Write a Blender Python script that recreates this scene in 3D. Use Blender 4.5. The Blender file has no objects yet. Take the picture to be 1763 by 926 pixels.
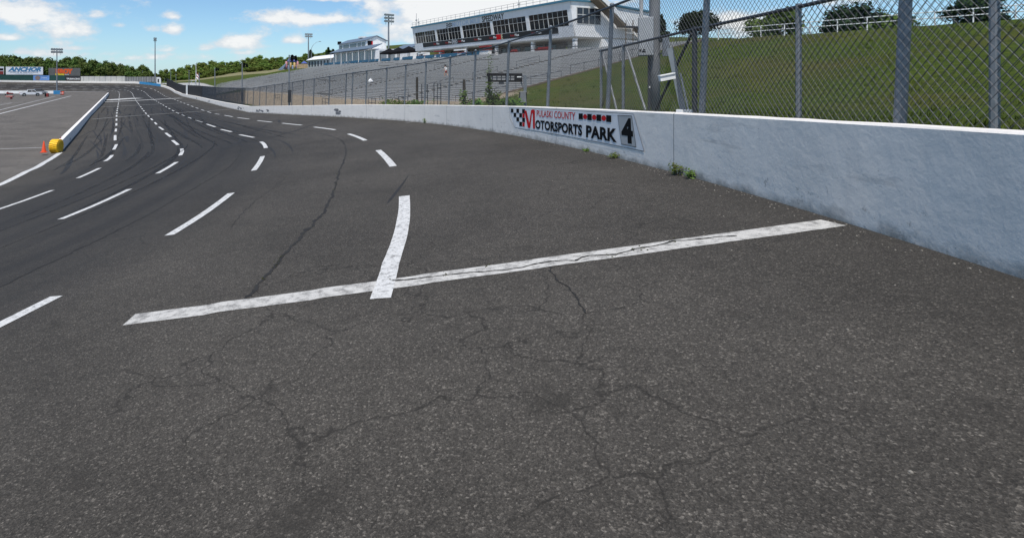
import bpy, math, random
import numpy as np
from mathutils import Vector, Matrix, noise as mnoise
R = math.radians
rnd = random.Random(11)
scn = bpy.context.scene
C = scn.collection

# ------------------------------------------------------------------ camera, sky, sun, exposure
ZC = 4.6                                   # eye height above the infield (the camera stands on the banking)
F = 940.0; CU = 600.0; VH = 136.0          # focal length and principal point measured on the photo (1763 px wide)
cam_d = bpy.data.cameras.new('camera'); cam = bpy.data.objects.new('camera', cam_d); C.objects.link(cam)
cam.location = (0, 0, ZC); cam.rotation_euler = (R(90), 0, 0)
cam_d.sensor_width = 36; cam_d.sensor_fit = 'HORIZONTAL'; cam_d.lens = F/1763*36
cam_d.shift_x = (881.5-CU)/1763; cam_d.shift_y = -(463-VH)/1763
cam_d.clip_start = 0.05; cam_d.clip_end = 6000
scn.camera = cam
SUN_EL = 64; SUN_DIR = Vector((-0.28, -0.96, 0)).normalized()
world = bpy.data.worlds.new('World'); scn.world = world; world.use_nodes = True
sun_d = bpy.data.lights.new('sun', 'SUN'); sun_d.energy = 4.4; sun_d.angle = R(0.53); sun_d.color = (1, .955, .89)
sun = bpy.data.objects.new('sun', sun_d); C.objects.link(sun)
sdir = Vector((SUN_DIR.x*math.cos(R(SUN_EL)), SUN_DIR.y*math.cos(R(SUN_EL)), math.sin(R(SUN_EL))))
sun.rotation_euler = sdir.to_track_quat('Z', 'Y').to_euler()
vs = scn.view_settings
vs.view_transform = 'Standard'; vs.look = 'None'; vs.gamma = 1; vs.use_curve_mapping = False; vs.exposure = 0.1
try:
    scn.cycles.max_bounces = 5; scn.cycles.diffuse_bounces = 3; scn.cycles.transparent_max_bounces = 6
    scn.cycles.use_denoising = True
except Exception: pass

def N(nt, kind, loc=None, **kw):
    n = nt.nodes.new(kind)
    for k, v in kw.items():
        if k == 'ins':
            for kk, vv in v.items(): n.inputs[kk].default_value = vv
        else: setattr(n, k, v)
    return n
def L(nt, a, b): nt.links.new(a, b)
def ramp(nt, fac, stops, interp='LINEAR'):
    r = nt.nodes.new('ShaderNodeValToRGB'); r.color_ramp.interpolation = interp
    el = r.color_ramp.elements
    while len(el) < len(stops): el.new(.5)
    for e, (p, c) in zip(el, stops):
        e.position = p; e.color = (c, c, c, 1) if isinstance(c, (int, float)) else (*c, 1)
    L(nt, fac, r.inputs[0]); return r
def mth(nt, op, a, b=None, c=None, clamp=False):
    n = nt.nodes.new('ShaderNodeMath'); n.operation = op; n.use_clamp = clamp
    for i, x in enumerate((a, b, c)):
        if x is None: continue
        if isinstance(x, (int, float)): n.inputs[i].default_value = x
        else: L(nt, x, n.inputs[i])
    return n.outputs[0]
def mix(nt, f, a, b, mode='MIX'):
    n = nt.nodes.new('ShaderNodeMix'); n.data_type = 'RGBA'; n.blend_type = mode
    for i, x in zip((0, 6, 7), (f, a, b)):
        if isinstance(x, (int, float)): n.inputs[i].default_value = x
        elif isinstance(x, tuple): n.inputs[i].default_value = (*x, 1)
        else: L(nt, x, n.inputs[i])
    return n.outputs[2]

def build_world():
    nt = world.node_tree; nt.nodes.clear()
    out = N(nt, 'ShaderNodeOutputWorld'); bg = N(nt, 'ShaderNodeBackground'); bg.inputs[1].default_value = 0.12
    sky = N(nt, 'ShaderNodeTexSky'); sky.sky_type = 'NISHITA'; sky.sun_disc = False
    sky.sun_elevation = R(SUN_EL); sky.sun_rotation = math.atan2(SUN_DIR.x, SUN_DIR.y)
    sky.air_density = 1.0; sky.dust_density = .3; sky.ozone_density = 1.2; sky.altitude = 600
    tc = N(nt, 'ShaderNodeTexCoord'); sep = N(nt, 'ShaderNodeSeparateXYZ'); L(nt, tc.outputs['Generated'], sep.inputs[0])
    x, y, z = sep.outputs
    az = mth(nt, 'ARCTAN2', x, y); el = mth(nt, 'ARCSINE', z)
    # broken up edges for the cumulus
    nv = N(nt, 'ShaderNodeTexNoise', ins={'Scale': 9.0, 'Detail': 9.0, 'Roughness': .62}); 
    mp = N(nt, 'ShaderNodeMapping'); mp.inputs['Scale'].default_value = (1, 1, 1.9); L(nt, tc.outputs['Generated'], mp.inputs[0]); L(nt, mp.outputs[0], nv.inputs[0])
    n1 = nv.outputs[0]
    dens = None
    # (u, v, half width, half height, strength) of the cumulus seen from the stands
    for u, v, w, h, st in [(45, 28, 75, 26, 1.0), (112, 52, 52, 17, .95), (170, 27, 26, 9, .6), (8, 66, 24, 8, .8), (522, 33, 92, 13, 1.05), (492, 27, 20, 11, .8), (405, 76, 36, 14, 1.05),
                           (352, 84, 26, 9, .85), (296, 28, 14, 9, .85), (297, 52, 20, 10, .8), (262, 51, 20, 8, .6), (207, 46, 13, 6, .7), (504, 71, 17, 8, .85), (275, 86, 34, 9, .6), (195, 93, 26, 8, .6),
                           (110, 78, 20, 8, .65), (800, -4, 115, 46, 1.9), (745, 22, 42, 28, 1.7), (775, 40, 60, 34, 1.4), (930, 10, 120, 40, 1.0), (690, 68, 40, 16, .6), (560, 0, 80, 6, .7), (1290, 40, 120, 26, .75), (1500, -20, 150, 40, .8),
                           (310, 100, 120, 10, .6), (80, 92, 90, 10, .6), (130, 84, 40, 7, .7), (230, 100, 30, 7, .7), (420, 92, 40, 6, .5), (165, 72, 40, 9, .42), (250, 108, 60, 8, .4)]:
        a0 = math.atan2(u-CU, F); e0 = math.atan2((VH-v)*math.cos(a0), F)
        wa = w/F*math.cos(a0)**2; he = h/F*math.cos(a0)
        da = mth(nt, 'MULTIPLY', mth(nt, 'SUBTRACT', az, a0), 1/wa)
        de = mth(nt, 'MULTIPLY', mth(nt, 'SUBTRACT', el, e0), 1/he)
        # flat bases: squash what lies under the middle
        de = mth(nt, 'MAXIMUM', de, mth(nt, 'MULTIPLY', de, -1.7))
        d = mth(nt, 'MULTIPLY_ADD', da, da, mth(nt, 'MULTIPLY', de, de))
        g = mth(nt, 'MULTIPLY', mth(nt, 'POWER', 2.718, mth(nt, 'MULTIPLY', d, -.62)), st)
        dens = g if dens is None else mth(nt, 'MAXIMUM', dens, g)
    # scattered clouds in the rest of the sky
    az2 = mth(nt, 'ABSOLUTE', az)
    far = mth(nt, 'SUBTRACT', az2, .95); far = mth(nt, 'MULTIPLY', far, 3.0, clamp=True)
    n2 = N(nt, 'ShaderNodeTexNoise', ins={'Scale': 3.2, 'Detail': 5.0, 'Roughness': .55}); L(nt, mp.outputs[0], n2.inputs[0])
    oth = mth(nt, 'MULTIPLY', mth(nt, 'MULTIPLY_ADD', n2.outputs[0], 4.0, -1.9, clamp=True), far)
    dens = mth(nt, 'MAXIMUM', dens, oth)
    nf = N(nt, 'ShaderNodeTexNoise', ins={'Scale': 30.0, 'Detail': 6.0, 'Roughness': .6}); L(nt, mp.outputs[0], nf.inputs[0])
    e = mth(nt, 'MULTIPLY_ADD', mth(nt, 'SUBTRACT', n1, .5), 2.6, dens)
    e = mth(nt, 'MULTIPLY_ADD', mth(nt, 'SUBTRACT', nf.outputs[0], .5), 1.1, e)
    cl = ramp(nt, e, [(.24, 0), (.42, .25), (.66, .8), (.9, 1)])
    n3 = N(nt, 'ShaderNodeTexNoise', ins={'Scale': 22.0, 'Detail': 5.0}); L(nt, mp.outputs[0], n3.inputs[0])
    shade = ramp(nt, mth(nt, 'MULTIPLY_ADD', mth(nt, 'SUBTRACT', n3.outputs[0], .5), .9, e), [(.3, (5.3, 5.8, 6.4)), (.62, (5.8, 6.0, 6.3)), (1., (7.3, 7.3, 7.25))])
    # summer haze low over the horizon
    hz = mth(nt, 'POWER', mth(nt, 'SUBTRACT', 1, mth(nt, 'ABSOLUTE', z), clamp=True), 14)
    base = mix(nt, mth(nt, 'MULTIPLY', hz, .6), mix(nt, 1.0, sky.outputs[0], (.67, .88, 1.03), 'MULTIPLY'), (3.7, 5.1, 6.2))
    col = mix(nt, mth(nt, 'MULTIPLY', cl.outputs[0], .93), base, shade.outputs[0])
    L(nt, col, bg.inputs[0]); L(nt, bg.outputs[0], out.inputs[0])
build_world()

# ------------------------------------------------------------------ materials
MAT = {}
def mat(name, col, rough=.7, metal=0., var=.15, scale=3.0, bump=0., bscale=40., spec=.4, dirt=None, dscale=1.2, rand=0., coat=0):
    if name in MAT: return MAT[name]
    m = bpy.data.materials.new(name); m.use_nodes = True; nt = m.node_tree; b = nt.nodes['Principled BSDF']
    b.inputs['Roughness'].default_value = rough; b.inputs['Metallic'].default_value = metal
    b.inputs['Specular IOR Level'].default_value = spec
    if coat: b.inputs['Coat Weight'].default_value = coat
    tc = N(nt, 'ShaderNodeTexCoord')
    n = N(nt, 'ShaderNodeTexNoise', ins={'Scale': scale, 'Detail': 6.0, 'Roughness': .6}); L(nt, tc.outputs['Object'], n.inputs[0])
    lo = tuple(c*(1-var) for c in col); hi = tuple(min(1, c*(1+var)) for c in col)
    c = ramp(nt, n.outputs[0], [(.3, lo), (.7, hi)]).outputs[0]
    if dirt:
        n2 = N(nt, 'ShaderNodeTexNoise', ins={'Scale': dscale, 'Detail': 8.0, 'Roughness': .7}); L(nt, tc.outputs['Object'], n2.inputs[0])
        f = ramp(nt, n2.outputs[0], [(.5, 0), (.72, .75)]).outputs[0]
        c = mix(nt, f, c, dirt)
    if rand:
        oi = N(nt, 'ShaderNodeObjectInfo')
        f = mth(nt, 'MULTIPLY_ADD', oi.outputs['Random'], 2*rand, 1-rand)
        hs = N(nt, 'ShaderNodeHueSaturation'); L(nt, c, hs.inputs['Color']); L(nt, f, hs.inputs['Value'])
        L(nt, mth(nt, 'MULTIPLY_ADD', oi.outputs['Random'], .05, .475), hs.inputs['Hue']); c = hs.outputs[0]
    L(nt, c, b.inputs['Base Color'])
    if bump:
        n3 = N(nt, 'ShaderNodeTexNoise', ins={'Scale': bscale, 'Detail': 4.0}); L(nt, tc.outputs['Object'], n3.inputs[0])
        bp = N(nt, 'ShaderNodeBump', ins={'Strength': bump, 'Distance': .02}); L(nt, n3.outputs[0], bp.inputs['Height']); L(nt, bp.outputs[0], b.inputs['Normal'])
    MAT[name] = m; return m

def asphalt(name, base, groove=True):
    m = bpy.data.materials.new(name); m.use_nodes = True; nt = m.node_tree; b = nt.nodes['Principled BSDF']
    tc = N(nt, 'ShaderNodeTexCoord'); P = tc.outputs['Object']
    uv = N(nt, 'ShaderNodeUVMap'); sp = N(nt, 'ShaderNodeSeparateXYZ'); L(nt, uv.outputs[0], sp.inputs[0]); s, o = sp.outputs[0], sp.outputs[1]
    big = N(nt, 'ShaderNodeTexNoise', ins={'Scale': .35, 'Detail': 7.0, 'Roughness': .62}); L(nt, P, big.inputs[0])
    c = ramp(nt, big.outputs[0], [(.28, tuple(x*.74 for x in base)), (.5, base), (.72, tuple(x*1.22 for x in base))]).outputs[0]
    # stones in the binder
    vo = N(nt, 'ShaderNodeTexVoronoi', ins={'Scale': 85.0}); L(nt, P, vo.inputs[0])
    sc = N(nt, 'ShaderNodeSeparateColor'); L(nt, vo.outputs['Color'], sc.inputs[0])
    st = ramp(nt, sc.outputs[0], [(0, .62), (.5, .95), (.84, 1.08), (.93, 1.6), (1, 2.3)]).outputs[0]
    c = mix(nt, 1.0, c, st, 'MULTIPLY')
    vf = N(nt, 'ShaderNodeTexVoronoi', ins={'Scale': 190.0}); L(nt, P, vf.inputs[0]); sf = N(nt, 'ShaderNodeSeparateColor'); L(nt, vf.outputs['Color'], sf.inputs[0])
    c = mix(nt, 1.0, c, ramp(nt, sf.outputs[1], [(0, .7), (.6, 1.0), (.9, 1.25), (1, 1.9)]).outputs[0], 'MULTIPLY')
    # fine cracking in patches
    wv = N(nt, 'ShaderNodeTexNoise', ins={'Scale': 2.5, 'Detail': 5.0}); L(nt, P, wv.inputs[0]); vm = N(nt, 'ShaderNodeVectorMath'); vm.operation = 'MULTIPLY_ADD'; L(nt, wv.outputs[1], vm.inputs[0]); vm.inputs[1].default_value = (.5, .5, .5); L(nt, P, vm.inputs[2])
    ve = N(nt, 'ShaderNodeTexVoronoi', ins={'Scale': .8}); ve.feature = 'DISTANCE_TO_EDGE'; L(nt, vm.outputs[0], ve.inputs[0])
    pm = N(nt, 'ShaderNodeTexNoise', ins={'Scale': .23, 'Detail': 3.0}); L(nt, P, pm.inputs[0])
    ck = mth(nt, 'MULTIPLY', ramp(nt, ve.outputs[0], [(.002, 1), (.009, 0)]).outputs[0], ramp(nt, pm.outputs[0], [(.5, 0), (.62, .75)]).outputs[0])
    c = mix(nt, ck, c, tuple(x*.35 for x in base))
    # oil spots and old stains
    ol = N(nt, 'ShaderNodeTexNoise', ins={'Scale': 1.7, 'Detail': 4.0, 'Roughness': .5}); L(nt, P, ol.inputs[0])
    c = mix(nt, ramp(nt, ol.outputs[0], [(.66, 0), (.74, .45)]).outputs[0], c, tuple(x*.5 for x in base))
    mid = N(nt, 'ShaderNodeTexNoise', ins={'Scale': 6.0, 'Detail': 6.0, 'Roughness': .7}); L(nt, P, mid.inputs[0])
    c = mix(nt, 1.0, c, ramp(nt, mid.outputs[0], [(.3, .86), (.7, 1.12)]).outputs[0], 'MULTIPLY')
    if groove:
        # rubbered racing groove: streaks that follow the lanes
        cb = N(nt, 'ShaderNodeCombineXYZ'); L(nt, mth(nt, 'MULTIPLY', s, .045), cb.inputs[0]); L(nt, mth(nt, 'MULTIPLY', o, 1.4), cb.inputs[1])
        stv = N(nt, 'ShaderNodeTexNoise', ins={'Scale': 1.0, 'Detail': 6.0, 'Roughness': .6}); L(nt, cb.outputs[0], stv.inputs[0])
        cb2 = N(nt, 'ShaderNodeCombineXYZ'); L(nt, mth(nt, 'MULTIPLY', s, .09), cb2.inputs[0]); L(nt, mth(nt, 'MULTIPLY', o, .22), cb2.inputs[1])
        wob = N(nt, 'ShaderNodeTexNoise', ins={'Scale': 1.0, 'Detail': 3.0}); L(nt, cb2.outputs[0], wob.inputs[0])
        # band centre moves out towards the wall on the exit of the turn
        mr = N(nt, 'ShaderNodeMapRange', ins={'From Min': -10.0, 'From Max': 60.0, 'To Min': 14.2, 'To Max': 9.5}); L(nt, s, mr.inputs[0])
        dd = mth(nt, 'ABSOLUTE', mth(nt, 'SUBTRACT', mth(nt, 'MULTIPLY_ADD', wob.outputs[0], 3.0, o), mth(nt, 'ADD', mr.outputs[0], 1.5)))
        band = ramp(nt, mth(nt, 'MULTIPLY', dd, 1/9.0), [(.1, 1), (.42, .85), (.66, .12), (.95, 0)]).outputs[0]
        rub = mth(nt, 'MULTIPLY', band, mth(nt, 'MULTIPLY_ADD', stv.outputs[0], 1.5, .05, clamp=True))
        c = mix(nt, mth(nt, 'MULTIPLY', rub, .85), c, (.021, .0205, .021))
        # dust and marbles against the wall
        wl = ramp(nt, o, [(.0, 1), (.9, .0)]).outputs[0]
        c = mix(nt, mth(nt, 'MULTIPLY', wl, mth(nt, 'MULTIPLY', mid.outputs[0], .8)), c, (.026, .024, .022))
    L(nt, c, b.inputs['Base Color']); b.inputs['Roughness'].default_value = .88; b.inputs['Specular IOR Level'].default_value = .22
    bp = N(nt, 'ShaderNodeBump', ins={'Strength': .55, 'Distance': .006}); L(nt, vo.outputs['Distance'], bp.inputs['Height']); L(nt, bp.outputs[0], b.inputs['Normal'])
    return m

def paint_mat(name, col, wear=.5, edge=.35, scale=7.0):
    # road paint, worn through to the asphalt in flecks
    m = bpy.data.materials.new(name); m.use_nodes = True; nt = m.node_tree; b = nt.nodes['Principled BSDF']; b.inputs['Roughness'].default_value = .75
    tc = N(nt, 'ShaderNodeTexCoord'); P = tc.outputs['Object']
    n = N(nt, 'ShaderNodeTexNoise', ins={'Scale': scale*2.2, 'Detail': 10.0, 'Roughness': .72}); L(nt, P, n.inputs[0])
    n2 = N(nt, 'ShaderNodeTexNoise', ins={'Scale': 90.0, 'Detail': 3.0, 'Roughness': .7}); L(nt, P, n2.inputs[0])
    w = mth(nt, 'ADD', mth(nt, 'MULTIPLY', n.outputs[0], .75), mth(nt, 'MULTIPLY', n2.outputs[0], .35))
    f = ramp(nt, w, [(edge, 1), (edge+.14, 0)]).outputs[0]
    c = ramp(nt, n.outputs[0], [(.3, tuple(x*.9 for x in col)), (.65, col)]).outputs[0]
    c = mix(nt, mth(nt, 'MULTIPLY', f, wear), c, (.07, .066, .062))
    L(nt, c, b.inputs['Base Color'])
    bp = N(nt, 'ShaderNodeBump', ins={'Strength': .3, 'Distance': .004}); L(nt, n2.outputs[0], bp.inputs['Height']); L(nt, bp.outputs[0], b.inputs['Normal'])
    MAT[name] = m; return m

def terrain_mat():
    m = bpy.data.materials.new('hillside'); m.use_nodes = True; nt = m.node_tree; b = nt.nodes['Principled BSDF']; b.inputs['Roughness'].default_value = .95; b.inputs['Specular IOR Level'].default_value = .1
    tc = N(nt, 'ShaderNodeTexCoord'); P = tc.outputs['Object']
    def ns(sc, d=6., r=.6):
        n = N(nt, 'ShaderNodeTexNoise', ins={'Scale': sc, 'Detail': d, 'Roughness': r}); L(nt, P, n.inputs[0]); return n.outputs[0]
    a = ns(.12, 5); f = ns(2.2, 8, .7); g = ns(14, 4, .7)
    gr = ramp(nt, f, [(.3, (.024, .039, .005)), (.5, (.05, .074, .010)), (.7, (.088, .102, .016))]).outputs[0]
    gr = mix(nt, ramp(nt, a, [(.45, 0), (.66, .65)]).outputs[0], gr, (.085, .072, .022))
    gr = mix(nt, 1.0, gr, ramp(nt, g, [(.3, .45), (.7, 1.5)]).outputs[0], 'MULTIPLY')
    dr = ramp(nt, f, [(.3, (.20, .155, .11)), (.7, (.34, .285, .21))]).outputs[0]
    fl = ramp(nt, f, [(.3, (.12, .125, .055)), (.7, (.27, .235, .14))]).outputs[0]
    va = N(nt, 'ShaderNodeVertexColor'); va.layer_name = 'ground'
    sp = N(nt, 'ShaderNodeSeparateColor'); L(nt, va.outputs[0], sp.inputs[0])
    nz = mth(nt, 'MULTIPLY', mth(nt, 'SUBTRACT', f, .5), 1.2)
    c = mix(nt, ramp(nt, mth(nt, 'ADD', sp.outputs[0], nz), [(.4, 0), (.6, 1)]).outputs[0], gr, dr)
    c = mix(nt, ramp(nt, mth(nt, 'ADD', sp.outputs[1], nz), [(.4, 0), (.6, 1)]).outputs[0], c, fl)
    c = mix(nt, ramp(nt, mth(nt, 'ADD', sp.outputs[2], nz), [(.4, 0), (.6, 1)]).outputs[0], c, (.36, .35, .34))
    L(nt, c, b.inputs['Base Color'])
    bp = N(nt, 'ShaderNodeBump', ins={'Strength': .9, 'Distance': .12}); L(nt, g, bp.inputs['Height']); L(nt, bp.outputs[0], b.inputs['Normal'])
    return m

def wall_mat():
    m = bpy.data.materials.new('painted_concrete'); m.use_nodes = True; nt = m.node_tree; b = nt.nodes['Principled BSDF']; b.inputs['Roughness'].default_value = .6
    tc = N(nt, 'ShaderNodeTexCoord'); P = tc.outputs['Object']
    def ns(sc, d=8., r=.65):
        n = N(nt, 'ShaderNodeTexNoise', ins={'Scale': sc, 'Detail': d, 'Roughness': r}); L(nt, P, n.inputs[0]); return n.outputs[0]
    uv = N(nt, 'ShaderNodeUVMap'); sp = N(nt, 'ShaderNodeSeparateXYZ'); L(nt, uv.outputs[0], sp.inputs[0]); s, h = sp.outputs[0], sp.outputs[1]
    c = ramp(nt, ns(.9), [(.3, (.76, .715, .665)), (.7, (.85, .80, .745))]).outputs[0]
    # scuffs: long dark smears along the wall, and chips near the foot
    cb = N(nt, 'ShaderNodeCombineXYZ'); L(nt, mth(nt, 'MULTIPLY', s, .8), cb.inputs[0]); L(nt, mth(nt, 'MULTIPLY', h, 7), cb.inputs[1])
    sm = N(nt, 'ShaderNodeTexNoise', ins={'Scale': 1.0, 'Detail': 8.0, 'Roughness': .7}); L(nt, cb.outputs[0], sm.inputs[0])
    c = mix(nt, ramp(nt, sm.outputs[0], [(.57, 0), (.76, .6)]).outputs[0], c, (.24, .235, .235))
    chip = ramp(nt, mth(nt, 'SUBTRACT', ns(5., 9, .75), mth(nt, 'MULTIPLY', h, .34)), [(.50, 0), (.55, .65)]).outputs[0]
    c = mix(nt, chip, c, (.3, .29, .27))
    c = mix(nt, ramp(nt, ns(26., 3, .5), [(.74, 0), (.78, .8)]).outputs[0], c, (.12, .12, .12))
    # rain streaks from the top
    cb2 = N(nt, 'ShaderNodeCombineXYZ'); L(nt, mth(nt, 'MULTIPLY', s, 5.), cb2.inputs[0]); L(nt, mth(nt, 'MULTIPLY', h, .5), cb2.inputs[1])
    rs = N(nt, 'ShaderNodeTexNoise', ins={'Scale': 1.0, 'Detail': 6.0, 'Roughness': .6}); L(nt, cb2.outputs[0], rs.inputs[0])
    c = mix(nt, ramp(nt, rs.outputs[0], [(.56, 0), (.8, .35)]).outputs[0], c, (.45, .45, .45))
    foot = mth(nt, 'MULTIPLY', ramp(nt, mth(nt, 'SUBTRACT', h, mth(nt, 'MULTIPLY', ns(2.2, 8, .7), .3)), [(-.1 if False else 0.0, 1), (.10, .0)]).outputs[0], .75)
    c = mix(nt, foot, c, (.20, .185, .16))
    jt = mth(nt, 'ABSOLUTE', mth(nt, 'SUBTRACT', mth(nt, 'FRACT', mth(nt, 'MULTIPLY', s, 1/6.1)), .5))
    c = mix(nt, ramp(nt, jt, [(.0008, .8), (.0022, 0)]).outputs[0], c, (.12, .12, .12))
    L(nt, c, b.inputs['Base Color'])
    hh = mth(nt, 'ADD', mth(nt, 'MULTIPLY', ns(3.5, 6, .6), 1.0), mth(nt, 'MULTIPLY', ns(22., 4), .22))
    bp = N(nt, 'ShaderNodeBump', ins={'Strength': .3, 'Distance': .03}); L(nt, hh, bp.inputs['Height']); L(nt, bp.outputs[0], b.inputs['Normal'])
    return m

def leaf_mat(name, lo, hi, rand=.25):
    m = bpy.data.materials.new(name); m.use_nodes = True; nt = m.node_tree; b = nt.nodes['Principled BSDF']; b.inputs['Roughness'].default_value = .75; b.inputs['Specular IOR Level'].default_value = .15
    tc = N(nt, 'ShaderNodeTexCoord'); n = N(nt, 'ShaderNodeTexNoise', ins={'Scale': .55, 'Detail': 5.0, 'Roughness': .7}); L(nt, tc.outputs['Object'], n.inputs[0])
    c = ramp(nt, n.outputs[0], [(.32, lo), (.68, hi)]).outputs[0]
    oi = N(nt, 'ShaderNodeObjectInfo'); hs = N(nt, 'ShaderNodeHueSaturation'); L(nt, c, hs.inputs['Color'])
    L(nt, mth(nt, 'MULTIPLY_ADD', oi.outputs['Random'], 2*rand, 1-rand), hs.inputs['Value']); L(nt, mth(nt, 'MULTIPLY_ADD', oi.outputs['Random'], .05, .48), hs.inputs['Hue'])
    L(nt, hs.outputs[0], b.inputs['Base Color'])
    b.inputs['Subsurface Weight'].default_value = 0
    return m

M_track = asphalt('track_asphalt', (.056, .0505, .0435)); M_in = asphalt('infield_asphalt', (.112, .1005, .088), False)
M_white = paint_mat('white_road_paint', (.58, .575, .56), .8, .42); M_old = paint_mat('old_white_paint', (.50, .485, .455), .65, .44, 4.0); M_faint = paint_mat('faint_paint', (.34, .33, .31), .9, .5, 3.0)
M_wall = wall_mat(); M_hill = terrain_mat()
M_galv = mat('galvanised_steel', (.24, .255, .275), .5, .55, .2, 8); M_wire = mat('wire', (.055, .058, .065), .6, .2, .1)
M_dsteel = mat('dark_steel', (.05, .055, .065), .5, .4, .2); M_black = mat('black_paint', (.010, .010, .011), .85, 0, .2, spec=.08); M_red = mat('red_paint', (.55, .016, .02), .75, spec=.1)
M_wp = mat('white_paint', (.78, .78, .77), .5, 0, .05, 2., dirt=(.55, .53, .5)); M_wpc = mat('white_siding', (.70, .71, .72), .55, 0, .05, 1.)
M_teal = mat('teal_trim', (.055, .16, .23), .5); M_glass = mat('dark_glass', (.014, .018, .020), .06, 0, .5, .6, spec=.7); M_mull = mat('pale_mullion', (.52, .52, .50), .5)
M_conc = mat('grey_concrete', (.34, .33, .32), .9, 0, .15, 1.2, .4, 25, dirt=(.24, .23, .215)); M_alu = mat('bench_board', (.42, .408, .39), .6, 0, .08, 2.0, dirt=(.32, .32, .315))
M_yel = mat('yellow_paint', (.85, .5, .015), .55, 0, .12, 6., dirt=(.32, .2, .03), dscale=5.); M_or = mat('orange_plastic', (.72, .075, .018), .5, 0, .1); M_blue = mat('blue_paint', (.04, .23, .46), .6, 0, .15, 2.)
M_bseat = mat('blue_plastic', (.022, .08, .135), .45, 0, .2, 4.); M_tan = mat('beige_soffit', (.5, .47, .40), .7); M_brown = mat('brown_underside', (.13, .105, .075), .8); M_recess = mat('recess_wall', (.30, .28, .25), .8)  # the recess wall has its own grey-brown colour
M_crack = mat('crack_filler', (.018, .017, .016), .95, 0, .4, 5.); M_rub = mat('rubber_streak', (.017, .0165, .017), .9, 0, .3, 4.); M_moss = mat('moss', (.035, .038, .012), .95, 0, .4, 20)
M_leafd = leaf_mat('dark_leaves', (.044, .070, .015), (.108, .145, .033)); M_leafl = leaf_mat('bright_leaves', (.075, .108, .018), (.165, .205, .042)); M_ever = leaf_mat('evergreen_leaves', (.010, .020, .009), (.026, .042, .015))
M_bark = mat('bark', (.09, .07, .05), .95, 0, .3, 5.); M_weed = leaf_mat('weed_leaves', (.04, .08, .012), (.11, .17, .028)); M_carglass = mat('car_glass', (.01, .012, .014), .05, 0, .2, spec=.8)
M_tyre = mat('tyre_rubber', (.015, .015, .015), .8); M_chrome = mat('chrome', (.5, .5, .5), .25, .9); M_dgreen = mat('dark_green_panel', (.012, .055, .048), .6, 0, .15, .6); M_roof = mat('grey_blue_roof', (.13, .17, .22), .5, .1, .1)
M_redd = mat('dull_red', (.23, .028, .024), .6); M_skin = mat('skin', (.5, .3, .22), .6); M_hair = mat('hair', (.015, .012, .01), .6); M_denim = mat('blue_denim', (.04, .055, .1), .8)

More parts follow.
